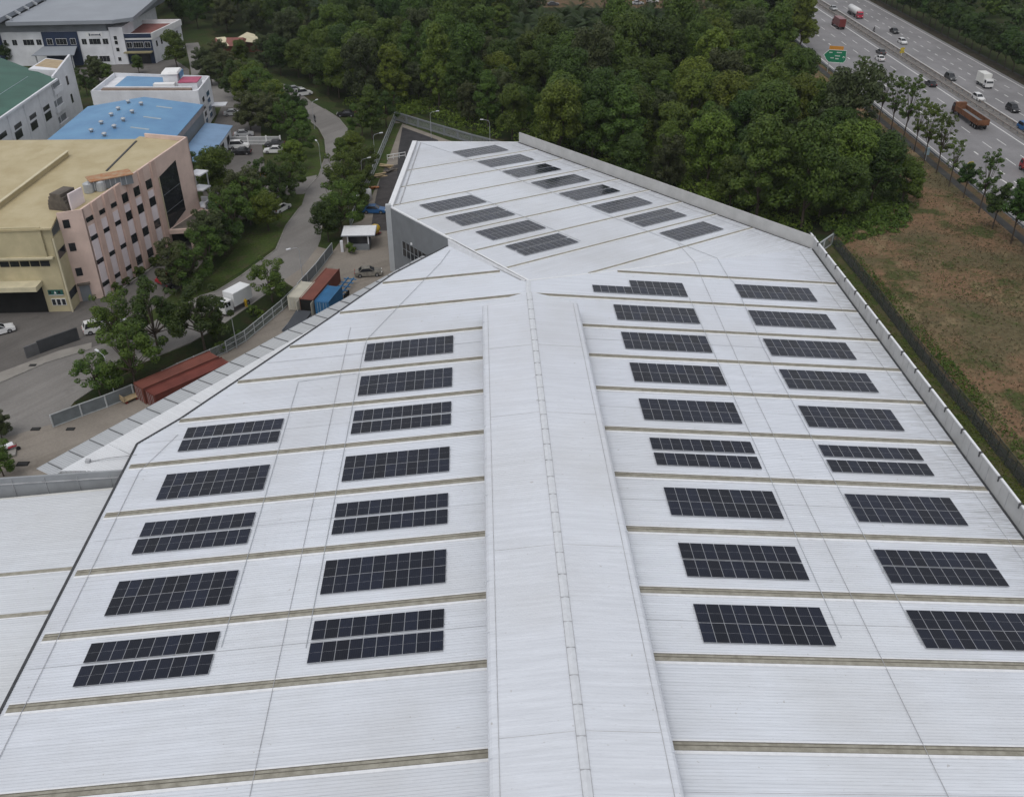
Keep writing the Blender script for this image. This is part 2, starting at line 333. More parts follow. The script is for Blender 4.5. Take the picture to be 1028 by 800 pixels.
sheet('lawn', pxs((287, 228), (292, 216), (303, 206), (308, 190), (321, 174), (326, 150), (319, 131), (308, 122), (300, 128), (300, 160), (285, 185), (272, 215), (240, 245), (215, 275), (182, 300), (160, 318), (218, 288), (243, 272), (276, 248)), 0.033+0.008, LAWN)
sheet('entrance_apron', pxs((268, 186), (286, 183), (318, 176), (316, 188), (305, 195), (288, 196), (262, 205)), 0.052, ROADM)
sheet('gate_apron', pxs((284, 282), (302, 270), (319, 248), (335, 252), (318, 276), (300, 292)), 0.042, CONC)
sheet('roadside_soil', pxs((75, 404), (110, 381), (160, 358), (190, 346), (225, 326), (252, 307), (284, 284), (298, 292), (265, 326), (232, 350), (134, 396), (84, 414)), 0.036, UNDER)
sheet('pavement', pxs((-60, 398), (0, 374), (60, 352), (92, 344), (92, 350), (46, 364), (0, 384), (-60, 407)), 0.05, M('pale_pavement', (0.23, 0.215, 0.195), 0.9, 0.12, 0.4))
# kerbs as one raised edging along the estate road
kb = MB()
def kerbline(px, w_=0.22, h_=0.13):
    p = [xy(*q) for q in px]
    for a, b in zip(p[:-1], p[1:]): kb.beam((a[0], a[1], h_/2), (b[0], b[1], h_/2), w_, h_, KERB)
kerbline([(190, 302), (217, 293), (241, 278), (277, 251), (287, 227), (300, 210)]); kerbline([(306, 192), (320, 177), (327.5, 155), (326, 140), (320, 129), (310, 121)])
kerbline([(75, 403), (110, 380), (160, 357), (190, 345), (225, 325), (252, 306), (285, 283)]); kerbline([(349, 130), (340, 119), (326, 110)]); kerbline([(-60, 407), (0, 384.5), (46, 364.5), (90, 351)])
kb.build('kerb')['kind'] = 'structure'
# clearing behind the wood
sheet('far_clearing', [(20, 408), (92, 400), (96, 470), (0, 476)], 0.05, SOIL)
sheet('far_track', [(46, 392), (90, 372), (92, 376), (48, 397)], 0.055, KERB)
sheet('far_car_park', [(-20, 440), (90, 436), (90, 452), (-20, 456)], 0.06, ROADM)
# ---- highway: lines run north with a slight lean
def hx(x0, y): return x0+0.027*(y-250)
def strip(name, xa, xb, y0, y1, z, mat):
    return sheet(name, [(hx(xa, y0), y0), (hx(xb, y0), y0), (hx(xb, y1), y1), (hx(xa, y1), y1)], z, mat)
strip('highway', 101.2, 151.6, 20, 900, 0.04, HWYM)
strip('highway_median', 127.3, 131.6, 20, 900, 0.10, M('median_gravel', (0.155, 0.146, 0.138), 0.95, 0.3, 0.6))
strip('drain', 97.6, 99.4, 20, 900, 0.04, M('dark_drain', (0.042, 0.042, 0.040), 0.95, 0.3, 0.4))
strip('far_verge', 151.8, 155.3, 20, 900, 0.05, ground_mat('dark_verge_soil', [(0.050, 0.042, 0.032), (0.070, 0.055, 0.042), (0.035, 0.040, 0.018)], .2))
strip('far_grass', 156.2, 166, 20, 900, 0.045, ground_mat('dull_far_grass', [(0.030, 0.046, 0.014), (0.050, 0.062, 0.020), (0.045, 0.040, 0.022)], 0.15))  # far grass in a dull olive mix
strip('far_ditch', 155.3, 156.2, 20, 900, 0.04, MATS['dark_drain'])
mk = MB()
def line(x0, y0, y1, w_=0.18): mk.prism([(hx(x0-w_/2, y0), y0), (hx(x0+w_/2, y0), y0), (hx(x0+w_/2, y1), y1), (hx(x0-w_/2, y1), y1)], 0.04, 0.046, MARK)
for x0, w_ in ((102.7, 0.22), (125.7, 0.30), (132.7, 0.22), (150.1, 0.25)): line(x0, 20, 900, w_)
for x0, L_, G_, w_, ph in ((111.6, 2.3, 4.6, 0.34, 0), (116.8, 5.2, 7.3, 0.2, 1), (121.2, 5.2, 7.3, 0.2, 3), (137.2, 5.2, 7.3, 0.2, 2), (141.4, 2.3, 4.0, 0.26, 1), (146.0, 3.2, 5.2, 0.2, 4)):
    y = 120+ph
    while y < 620: line(x0, y, y+L_, w_); y += L_+G_
q = [at(989, 180), at(998, 179), at(1006, 181), at(1015, 187), at(1028, 196)]
for a, b in zip(q[:-1], q[1:]): mk.beam((a[0], a[1], 0.043), (b[0], b[1], 0.043), 0.35, 0.01, MARK)
mk.build('road_markings')['kind'] = 'structure'

# ================================================================== WAREHOUSE
wh = thing('warehouse', 'huge low warehouse with white corrugated gable roof and a bent far wing', 'warehouse')
LB = [(18, -47.6), (93.9, -47.45), (98.6, -43.5), (102.4, -41.0), (109.7, -36.1), (121.5, -28.3), (134.6, -20.0), (143.5, -11.6)]
def lb(y):
    ys = [a for a, b in LB]; return float(np.interp(y, ys, [b for a, b in LB]))
WC = {'far_left': onW(416.3, 142.6), 'far_right': onW(521, 143.2)}
A_ = (float(WC['far_left'][0]), float(WC['far_left'][1])); B_ = (float(WC['far_right'][0]), float(WC['far_right'][1]))
K_ = (-22.1, 158.6); HR = (48.3, 146.2)
wing_poly = [(0, EY), HR, B_, A_, K_]
def ribbed(poly, zf, ud, org, mat, name, parent, pitch=0.3, h=0.035, dz=0.0):
    """corrugated sheet over a convex polygon; ribs run along direction ud"""
    vd = (-ud[1], ud[0]); P = [((p[0]-org[0])*ud[0]+(p[1]-org[1])*ud[1], (p[0]-org[0])*vd[0]+(p[1]-org[1])*vd[1]) for p in poly]
    vmin = min(p[1] for p in P)+1e-3; vmax = max(p[1] for p in P)-1e-3
    rows = [(vmin, 0)]
    v = math.ceil(vmin/pitch)*pitch
    while v < vmax-0.1:
        if v > vmin+0.1: rows += [(v-.05, 0), (v-.025, h), (v+.025, h), (v+.05, 0)]
        v += pitch
    rows.append((vmax, 0)); vs = []
    def rng(v):
        us = []
        for i in range(len(P)):
            a, b = P[i], P[(i+1) % len(P)]
            if (a[1]-v)*(b[1]-v) <= 0 and abs(a[1]-b[1]) > 1e-9: us.append(a[0]+(b[0]-a[0])*(v-a[1])/(b[1]-a[1]))
        return min(us), max(us)
    for v, hh in rows:
        a, b = rng(v)
        for u in (a, b):
            x = org[0]+ud[0]*u+vd[0]*v; y = org[1]+ud[1]*u+vd[1]*v; vs.append((x, y, zf(x, y)+hh+dz))
    fs = [(2*i, 2*i+1, 2*i+3, 2*i+2) for i in range(len(rows)-1)]
    return MB().add(vs, fs, mat).build(name, parent)
def z0R(x, y): return zR(x)
right_poly = [(0, 18), (48.3, 18), HR, (0, EY)]
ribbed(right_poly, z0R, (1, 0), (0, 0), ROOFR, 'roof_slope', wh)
left_poly_pts = [(0, 18), (0, EY), (-11.45, 143.5)]+[(b, a) for a, b in LB[::-1][1:]]
# left slope is not convex everywhere: ribs between its left edge and the ridge/valley
def left_sheet():
    rows = []; v = 18.0; vs = []; rows.append((18.0, 0)); v = 18.3
    while v < 143.3: rows += [(v-.05, 0), (v-.025, .035), (v+.025, .035), (v+.05, 0)]; v += 0.3
    rows.append((143.45, 0))
    for v, h in rows:
        a = lb(v); b = 0.0 if v < EY else -(v-EY)*22.1/31.2
        for x in (a, b): vs.append((x, v, zL(x)+h))
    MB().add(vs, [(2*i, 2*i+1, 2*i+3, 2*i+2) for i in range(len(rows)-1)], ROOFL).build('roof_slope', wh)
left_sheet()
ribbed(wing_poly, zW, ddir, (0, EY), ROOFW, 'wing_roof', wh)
# walls
wl = MB(); wl.prism([(48.2, 18.2), (48.2, 146), (47.9, 146), (47.9, 18.2)], 0, lambda x, y: 7.8, WALLC); wl.build('side_wall', wh)
wl = MB(); wl.prism([(-47, 18.2), (48, 18.2), (48, 18.5), (-47, 18.5)], 0, 7.6, WALLC); wl.add([(-47, 18.2, 7.6), (48, 18.2, 7.6), (0, 18.2, 11.8)], [(0, 1, 2)], WALLC); wl.build('gable_wall', wh)
def wall_line(p, q, z0, zf, th, mat, b):
    d = Vector((q[0]-p[0], q[1]-p[1], 0)).normalized(); n_ = Vector((d.y, -d.x, 0))*th
    b.prism([(p[0], p[1]), (q[0], q[1]), (q[0]+n_.x, q[1]+n_.y), (p[0]+n_.x, p[1]+n_.y)], z0, zf, mat)
wl = MB()
pts = [(b, a) for a, b in LB]
for a, b in zip(pts[:-1], pts[1:]): wall_line(a, b, 0, lambda x, y: zL(x)-0.12, 0.2, WALLC, wl)
wl.build('side_wall', wh)
wl = MB(); zw = lambda x, y: zW(x, y)-0.05
wall_line(K_, (0, EY), 0, zw, 0.25, WALLG, wl); wall_line(B_, A_, 0, zw, 0.25, WALLG, wl); wall_line(A_, K_, 0, zw, 0.25, WALLG, wl)
wl.build('wing_wall', wh)
wl = MB(); wall_line((48.3, 146.2), B_, 0, lambda x, y: 7.7, 0.25, WALLC, wl); wl.build('wing_wall', wh)
# corner fin of the wing
MB().box(K_[0]-0.35, K_[1]-0.1, 0, 0.9, 0.9, 12.35, M('pale_grey_column', (0.38, 0.40, 0.42), 0.6, 0.06)).build('corner_column', wh)
# louvred window in the wing wall
wang = atan2(31.2, -22.1); wd = Vector((cos(wang), sin(wang), 0)); wn = Vector((-wd.y, wd.x, 0))
if wn.x > 0: wn = -wn
def wpt(s, z, o): q = Vector((0, EY, z))+wd*s+wn*o; return q
wb = MB()
wb.add([wpt(27.0, 4.2, .3), wpt(34.5, 4.2, .3), wpt(34.5, 7.0, .3), wpt(27.0, 7.0, .3)], [(0, 1, 2, 3)], GLASSD)
wo = wb.build('window', wh); wb = MB()
for i in range(7): s_ = 27+7.5*i/6; wb.beam(wpt(s_, 4.2, .34), wpt(s_, 7.0, .34), .07, .07, MATS['pale_grey_column'])
for z in (4.2, 5.6, 7.0): wb.beam(wpt(27, z, .34), wpt(34.5, z, .34), .07, .07, WALLG)
wb.build('frame', wo)
wb = MB(); wb.beam(wpt(31.5, 7.2, .3), wpt(31.5, 7.5, .3), .3, .4, TRIMW); wb.build('wall_lamp', wh)
# parapets
def px_(y): return 48.3-(146.2-y)*.0145
def pz_(y): return 9.65+(146.2-y)*.010
pr = MB()
pr.prism([(px_(18), 18), (px_(18)+.25, 18), (48.55, 146.3), (48.3, 146.2)], 7.2, lambda x, y: pz_(y), PARA)
y = 22
while y < 146: pr.box(px_(y)-.02, y, 7.6, .03, .05, pz_(y)-7.7, CABLE); pr.box(px_(y)-.02, y+1.5, 7.6, .02, .03, pz_(y)-7.7, PARA); y += 4.6
pr.build('parapet', wh)
pr = MB(); wall_line((48.42, 146.25), (B_[0], B_[1]), 7.0, 9.95, 0.22, PARA, pr); pr.build('parapet', wh)
pr = MB(); pr.prism([B_, (B_[0]+.2, B_[1]), (B_[0]+1.5, B_[1]-3.4), (B_[0]+1.3, B_[1]-3.4)], 7, lambda x, y: 9.9, PARA); 
tr = MB(); y = 20
tb = []
while y < 144.5:
    tr.beam((px_(y+.05)+.12, y+.05, pz_(y)+.09), (px_(y+4.15)+.12, y+4.15, pz_(y+4.15)+.09), .24, .14, TRIMW); tb.append(y+4.45); y += 4.6
tr.build('parapet_coping', wh)
for y in tb: MB().box(px_(y)+.05, y-.1, pz_(y)-.02, .36, .16, .24, M('dark_clip', (0.08, 0.08, 0.085), .6)).box(px_(y)-.06, y-.1, pz_(y)-.40, .10, .14, .45, MATS['dark_clip']).build('parapet_bracket', wh)
# dark gutter at the foot of the parapet and along the left eaves
MB().prism([(px_(18)-.30, 18), (px_(18)-.02, 18), (48.28, 146.0), (48.0, 145.6)], lambda x, y: zR(x)-.1, lambda x, y: zR(x)+.07, DARKG).build('gutter', wh)
g = MB(); wall_line((48.1, 146.3), (B_[0]-.05, B_[1]-.2), 7.9, lambda x, y: zW(x, y)+.05, -0.25, DARKG, g); g.build('gutter', wh)
g = MB()
for a, b in zip(pts[:-1], pts[1:]):
    za, zb = zL(a[0])+.03, zL(b[0])+.03
    g.beam((a[0]-.1, a[1], za), (b[0]-.1, b[1], zb), .24, .14, DARKG)
g.build('gutter', wh)
# verge trims
t = MB(); d9 = Vector((-11.5, 16.2, 0)).normalized(); n9 = Vector((-d9.y, d9.x, 0)); a9, b9 = Vector((-.2, EY+.1, 0)), Vector((-11.6, 143.5, 0))
t.prism([(a9.x+n9.x*.22, a9.y+n9.y*.22), (b9.x+n9.x*.22, b9.y+n9.y*.22), (b9.x+n9.x*.42, b9.y+n9.y*.42), (a9.x+n9.x*.42, a9.y+n9.y*.42)], lambda x, y: zL(x)-.1, lambda x, y: zW(x, y)+.08, TRIMW); t.build('verge_flashing', wh)
t = MB()
def trim(p, q, zf, w_=.3, h_=.12, mat=TRIMW, off=.04):
    t.beam((p[0], p[1], zf(*p)+off), (q[0], q[1], zf(*q)+off), w_, h_, mat)
trim((-11.45, 143.6), K_, zW, .35, .25); trim(A_, B_, zW); trim(K_, A_, zW, .9, .3, TRIMW, .1)
trim((0, EY), (-11.45, 143.6), zW, .35, .2)
for (p, q) in (((0, EY), HR),): trim(p, q, zW, .28, .05, TRIMW, .035)
t.build('verge_trim', wh)
t = MB(); trim((K_[0]+1.5, K_[1]+1), (A_[0]+1.3, A_[1]-1), zW, .16, .12, CABLE, .1); trim((K_[0]+.7, K_[1]+1), (A_[0]+.6, A_[1]-.5), zW, .12, .12, CABLE, .3)
t.build('gutter_pipe', wh)
t = MB(); trim((-.3, EY-.1), (-11.3, EY+15.8), zW, .10, .12, CABLE, .12); trim((-1.0, EY+.4), (-11.3, 143.2), lambda x, y: zL(x), .3, .1, CABLE, .06); t.build('valley_flashing', wh)
# translucent strips
STR = [20.9, 29.5, 38.1, 46.6, 55.35, 63.3, 71.75, 80.6, 89.25, 98.0, 106.0, 114.1, 122.9]
SKYD = M('dark_strip_edge', (0.13, 0.12, 0.10), .8, .25, 1.0)  # dark lines along the strip edges and just off the middle
def px_(y): return 48.3-(146.2-y)*.0145
def rstrip(poly_u, y, side):
    z = zR if side > 0 else zL
    a, b = poly_u; o = MB()
    o.prism([(a, y-.36), (b, y-.36), (b, y+.36), (a, y+.36)], lambda x, yy: z(x)-.02, lambda x, yy: z(x)+.012+.03, SKYL)
    o.prism([(a, y+.05), (b, y+.05), (b, y+.10), (a, y+.10)], lambda x, yy: z(x)-.02, lambda x, yy: z(x)+.075, SKYD)
    o.prism([(a, y-.44), (b, y-.44), (b, y-.36), (a, y-.36)], lambda x, yy: z(x)-.02, lambda x, yy: z(x)+.05, SKYD)
    o.prism([(a, y+.36), (b, y+.36), (b, y+.44), (a, y+.44)], lambda x, yy: z(x)-.02, lambda x, yy: z(x)+.05, SKYD)
    o.prism([(a, y-.72), (b, y-.72), (b, y-.44), (a, y-.44)], lambda x, yy: z(x)-.02, lambda x, yy: z(x)+.09, TRIMW)
    o.prism([(a, y+.44), (b, y+.44), (b, y+.58), (a, y+.58)], lambda x, yy: z(x)-.02, lambda x, yy: z(x)+.075, TRIMW)
    return o.build('roof_light_strip', wh)
for y in STR:
    rstrip((.3, px_(y)-.33), y, 1); rstrip((lb(y)+.4, -.3), y, -1)
rstrip((13.8, 47.7), 132.3, 1) ; rstrip((lb(131.5)+.4, -4.0), 131.5, -1)
def wstrip(u0, u1, v):
    o = MB(); q = lambda u, vv: Wxy(u, vv)
    for a, b, h, m in ((-.28, .28, .042, SKYL), (-.52, -.30, .085, TRIMW), (.30, .42, .075, TRIMW)):
        o.prism([q(u0, v+a), q(u1, v+a), q(u1, v+b), q(u0, v+b)], lambda x, y: zW(x, y)-.02, lambda x, y, h=h: zW(x, y)+h, m)
    o.build('roof_light_strip', wh)
def uv(x, y): return ((x)*ddir[0]+(y-EY)*ddir[1], (x)*rdir[0]+(y-EY)*rdir[1])
WP = [uv(*p) for p in wing_poly]
def wr(v):
    us = []
    for i in range(len(WP)):
        a, b = WP[i], WP[(i+1) % len(WP)]
        if (a[1]-v)*(b[1]-v) <= 0 and abs(a[1]-b[1]) > 1e-9: us.append(a[0]+(b[0]-a[0])*(v-a[1])/(b[1]-a[1]))
    return min(us), max(us)
WV = [-19.2, -11.0, -2.8, 5.5, 13.75, 22.0, 30.2, 38.5, 46.7, 55.0]
for v in WV[2:]:
    a, b = wr(v); wstrip(a+.4, b-.4, v)
# raised ridge monitor
def xcm(y): return -.38-.0042*(120-y)
MH = 1.8
def hwm(y, s=1): return (6.58+.0020*(120-y)) if s > 0 else (6.42+.0040*(120-y))
mon = MB(); prof = [(-1, -0.35), (-1, .0), (-.985, .22), (-.955, .38), (-.90, .44), (-.045, 1.0), (.045, 1.0), (.90, .44), (.955, .38), (.985, .22), (1, .0), (1, -.35)]
ys = []; y = 18.0
while y < 116.3: ys += [(y, 0), (y+.24, 0), (y+.26, .02), (y+.29, .02)]; y += .3
rows = []
for y, h in ys:
    rows.append([(xcm(y)+a*hwm(y, a), y, 11.97+MH+(b-.44)+(h if abs(a) < .93 else 0)) for a, b in prof])
# tapered front end: the cover ends in a low point on the ridge
y = ys[-1][0]+.01
rows.append([(xcm(y)+a*hwm(y, a), y+(1-abs(a))*2.6, 11.97+MH+(b-.44)) for a, b in prof])
rows.append([(xcm(y)+a*hwm(y, a), y+.25+(1-abs(a))*2.7, 11.42-.05-(abs(a))*.5+.5*(1-abs(a))) for a, b in prof])
n_ = len(prof); vs = [p for r in rows for p in r]
fs = [(i*n_+k, i*n_+k+1, (i+1)*n_+k+1, (i+1)*n_+k) for i in range(len(rows)-1) for k in range(n_-1)]
mo = MB().add(vs, fs, ROOFM).build('ridge_monitor', wh)
e = MB()
for s_ in (-1, 1): e.add([(xcm(18)+s_*hwm(18, s_)*.93, 18, 11.2), (xcm(116)+s_*hwm(116, s_)*.93, 116, 11.2), (xcm(116)+s_*hwm(116, s_)*.93, 116, 12.3), (xcm(18)+s_*hwm(18, s_)*.93, 18, 12.3)], [(0, 1, 2, 3)], WALLG)
e.build('ventilation_louvre', mo)
e = MB()
for s_ in (-1, 1):
    e.beam((xcm(18)+s_*hwm(18, s_)*.885, 18, 12.0+MH), (xcm(116)+s_*hwm(116, s_)*.885, 116, 12.0+MH), .05, .05, CABLE)
    yy = 20
    while yy < 115: e.box(xcm(yy)+s_*hwm(yy, s_)*.945, yy, 11.86+MH, .70, .04, .09, ROOFM); yy += 6.1
e.build('edge_flashing', mo)
e = MB()
for yy in (35.2, 46.0, 66.5, 88.6, 104.0): 
    e = MB()
    for s_ in (-1, 1): e.beam((xcm(yy), yy, 12.565+MH), (xcm(yy)+s_*hwm(yy, s_)*.88, yy, 12.015+MH), .02, .02, PARA)
    e.build('sheet_lap', mo)
# ridge cap
cp = MB(); a0, a1 = 18, EY
for s_ in (-1, 1):
    cp.add([(xcm(18), 18, 12.46), (xcm(18)+s_*.5, 18, 12.36), (xcm(119), 119, 12.36), (xcm(119)+s_*.5, 119, 12.36)][:0] or [(xcm(18)+s_*.0, 18, 12.68+MH), (xcm(18)+s_*.34, 18, 12.59+MH), (xcm(118.9)+s_*.34, 118.9, 12.59+MH), (xcm(118.9), 118.9, 12.68+MH)], [(0, 1, 2, 3)], CAPM)
    cp.add([(xcm(122.4), 119.6, 12.16), (xcm(122.4)+s_*.34, 119.6, 12.08), (s_*.34, EY, 12.03), (0, EY, 12.12)], [(0, 1, 2, 3)], CAPM)
cpo = cp.build('ridge_cap', wh)
e = MB()
yy = 20.
while yy < 118:
    e.box(xcm(yy), yy, 12.61+MH, .74, .05, .08, CABLE); yy += 2.83
for s_ in (-1, 1): e.beam((xcm(18)+s_*.35, 18, 12.58+MH), (xcm(118.5)+s_*.35, 118.5, 12.58+MH), .04, .04, CABLE)
e.build('cap_joint', cpo)
# safety lines and conduits on the roofs
def rope(pts_, zf, r=.035, off=.10, name='roof_conduit', mat=CABLE):
    q = []
    for a, b in zip(pts_[:-1], pts_[1:]):
        for k in range(5): q.append((a[0]+(b[0]-a[0])*k/5, a[1]+(b[1]-a[1])*k/5))
    q.append(pts_[-1]); return MB().tube([(p[0], p[1], zf(*p)+off) for p in q], r, mat, 5).build(name, wh)
pR = lambda a, b: tuple(float(q) for q in onR(a, b)[:2]); pW = lambda a, b: tuple(float(q) for q in onW(a, b)[:2]); fR = lambda x, y: zR(x); fL = lambda x, y: zL(x)
rope([(23.25, 58), (23.2, 124.4)], fR, .034, .12, mat=GALV); rope([(26.0, 18), (25.9, 103), pR(705, 281), pR(697, 263)], fR, .028); rope([pW(697, 263), pW(681, 246)], zW, .028)
rope([(30.2, 57.5), (30.35, 110), pR(738, 286), pR(731, 279), pR(720, 260)], fR, .034, .12, mat=GALV); rope([(44.9, 18), (45.6, 144.8)], fR, .022)
rope([(-24.9, 18), (-25.0, 118), ], fL, .026); rope([(-22.8, 59), (-22.6, 110.5), (-22.4, 114), (-13, 136.6), (-11.6, 141.2)], fL, .034, .12, mat=GALV)
rope([(-30.3, 60), (-30.2, 104.5), (-22.9, 105.2)], fL, .032, .12, mat=GALV); rope([(-45.8, 18), (-45.6, 88), (-43, 95)], fL, .03)

wrp = lambda q: [Wxy(*p) for p in q]
rope([pW(*q) for q in ((423, 144), (488.5, 165.8), (526.5, 183.5), (554, 193.6), (612.4, 217.6), (650, 232.8), (692, 249), (720, 260))], zW, .036, .12, mat=GALV)
rope(wrp([(18.4, 38), (18.3, 8)]), zW, .036, .12, mat=GALV); rope(wrp([(48.0, 60), (47.6, -6)]), zW, .022)
# lap lines across each bay of sheets
e = MB()
for i, (y0, y1) in enumerate(zip(STR[:-1], STR[1:])):
    ym = (y0+y1)/2+.3
    if i % 2 == 0: e = MB(); e.beam((6.4, ym, zR(6.4)+.045), (46.6, ym, zR(46.6)+.045), .02, .02, CABLE); e.beam((-7.1, ym, zL(-7.1)+.045), (lb(ym)+.5, ym, zL(lb(ym))+.045+.04), .02, .02, CABLE); e.build('sheet_lap', wh)

# lean-to roof and canopy on the left side of the warehouse
co = [(-58.9, 89.1), (-19.2, 144.1), (-15.6, 149.1)]
ca_ = atan2(144.1-89.1, -19.2+58.9)-pi/2
POLY = roof_mat('canopy_sheet', (0.40, 0.415, 0.43), ca_, rib_shade=.62); LTO = roof_mat('lean_to_sheet', (0.62, 0.635, 0.655), ca_, rib_shade=.80)
d_ = Vector((co[1][0]-co[0][0], co[1][1]-co[0][1], 0)).normalized(); nin = Vector((d_.y, -d_.x, 0))
def cpt(s, o): return (co[0][0]+d_.x*s+nin.x*o, co[0][1]+d_.y*s+nin.y*o)
Lc = 72.5
zc = lambda s, o: 7.25+.055*o
b = MB(); b.prism([cpt(2.6, 3.0), cpt(Lc, 3.0), cpt(Lc, 6.5), (-30, 110), (-46.5, 88.9), (-53, 89.4)], 7.2, lambda x, y: 7.55+.0*x, LTO)
b.prism([cpt(1.5, 3.0), cpt(Lc, 3.0), cpt(Lc, 3.05), cpt(1.5, 3.05)], 0, 7.4, WALLC)
s_ = 4.2
while s_ < Lc:
    p, q_ = cpt(s_, 3.1), cpt(s_, 6.2); b.beam((p[0], p[1], 7.56), (q_[0], q_[1], 7.56), .05, .04, TRIMW); s_ += .3
for s_ in (9., 21, 33, 45): p, q_ = cpt(s_, 3.2), cpt(s_, 10.5 if s_ < 15 else 6.5); b.beam((p[0], p[1], 7.56), (q_[0], q_[1], 7.57), .07, .035, POLY)
b.build('lean_to_roof', wh)
cn = MB(); s_ = 1.6; rows = []
while s_ < Lc:
    for ds, h in ((0, 0), (.18, 0), (.21, .03), (.27, .03)): rows.append((s_+ds, h))
    s_ += .3
vs = []
for s_, h in rows:
    for o in (0.0, 3.05): x, y = cpt(s_, o); vs.append((x, y, zc(s_, o)+h))
cn.add(vs, [(2*i, 2*i+1, 2*i+3, 2*i+2) for i in range(len(rows)-1)], POLY)
for o, h in ((0, .12),): p, q_ = cpt(1.6, o), cpt(Lc, o); cn.beam((p[0], p[1], 7.2), (q_[0], q_[1], 7.2), .12, .16, GALV)
can = cn.build('canopy', wh)
s_ = 3.0
while s_ < Lc:
    p, q_ = cpt(s_, .05), cpt(s_, 3.0); MB().beam((p[0], p[1], 7.32), (q_[0], q_[1], 7.47), .10, .10, M('grey_rib', (.13, .135, .14), .6)).build('canopy_rib', can); s_ += 2.75
MB().tube([(-52.2, 91.0, 7.6), (-50.2, 91.2, 7.9), (-46.9, 91.6, 7.95)], .06, CABLE, 5).box(-52.3, 91, 7.56, .5, .5, .35, CABLE).build('drain_pipe', wh)

# lower annexe at the left
an = thing('annexe', 'lower annexe with white corrugated roof against the left eaves of the warehouse', 'building', (-55, 70, 0))
an_o = Vector((-55, 70, 0))
def rel(mb, o=an_o):
    mb.v = [(x-o.x, y-o.y, z-o.z) for x, y, z in mb.v]; return mb
rows = [(30.0, 0)]; v = 30.3
while v < 87.3: rows += [(v-.05, 0), (v-.025, .03), (v+.025, .03), (v+.05, 0)]; v += .3
rows.append((87.4, 0)); za = lambda x: 6.35+.07*(x+47.5); vs = []
for v, h in rows:
    for x in (-80, -47.75): vs.append((x, v+.02*(x+47.5)*(-1 if 0 else 1)*0+(x+47.5)*.012, za(x)+h))
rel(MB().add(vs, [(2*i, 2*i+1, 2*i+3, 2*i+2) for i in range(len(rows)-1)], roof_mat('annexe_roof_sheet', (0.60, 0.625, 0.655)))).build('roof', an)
for yy in (74.4, 68.3):
    o = MB(); sk = lambda x: (x+47.5)*.012
    o.prism([(-80, yy-.28+sk(-80)), (-47.8, yy-.28), (-47.8, yy+.28), (-80, yy+.28+sk(-80))], lambda x, y: za(x), lambda x, y: za(x)+.045, SKYL)
    o.prism([(-80, yy-.45+sk(-80)), (-47.8, yy-.45), (-47.8, yy-.3), (-80, yy-.3+sk(-80))], lambda x, y: za(x), lambda x, y: za(x)+.08, TRIMW); rel(o).build('roof_light_strip', an)
o = MB(); FL = M('grey_flashing', (0.26, 0.272, 0.285), .5, .08, .5)
o.prism([(-80, 88.0), (-47.75, 88.6), (-47.75, 88.85), (-80, 88.25)], 4, lambda x, y: 7.95+(x+47.7)*.035, FL)
for i in range(9): o.box(-78+i*3.6, 87.99+i*.067, 5.0, .05, .06, 2.4, CABLE)
o.beam((-80, 87.95, 6.15), (-47.8, 88.55, 7.1), .10, .10, CABLE)
rel(o).build('parapet', an)
rel(MB().prism([(-79.8, 30.2), (-47.9, 30.2), (-47.9, 88.0), (-79.8, 87.4)], 0, lambda x, y: za(x)-.15, WALLC)).build('wall', an)

# ================================================================== SOLAR ARRAYS
PW, PH, GAP = 1.134, 2.278, 0.02
pm = MB()
def pan():
    b = MB(); t_ = .035
    b.add([(0, 0, 0), (PW, 0, 0), (PW, PH, 0), (0, PH, 0), (0, 0, t_), (PW, 0, t_), (PW, PH, t_), (0, PH, t_)], [(3, 2, 1, 0), (4, 5, 6, 7), (0, 1, 5, 4), (1, 2, 6, 5), (2, 3, 7, 6), (3, 0, 4, 7)], ALU)
    f = .014; z = t_+.003; m_ = PH/2
    cw = (PW-2*f)
    for y0, y1 in ((f, m_-.006), (m_+.006, PH-f)): b.quad((f, y0, z), (PW-f, y0, z), (PW-f, y1, z), (f, y1, z), CELL)
    for k in range(1, 6):
        x = f+cw*k/6; b.quad((x-.003, f, z+.0015), (x+.003, f, z+.0015), (x+.003, PH-f, z+.0015), (x-.003, PH-f, z+.0015), BUS)
    o = b.build('solar_panel'); me = o.data; bpy.data.objects.remove(o); return me
BUS = M('panel_busbar', (0.03, 0.033, 0.042), .4, .05)
PANEL = pan()
rail_me = {}
def rails(L_, D_):
    b = MB()
    for y in (.5, 1.75, D_-1.75, D_-.5): b.box(L_/2, y, -.07, L_+.1, .05, .06, GALV)
    return b
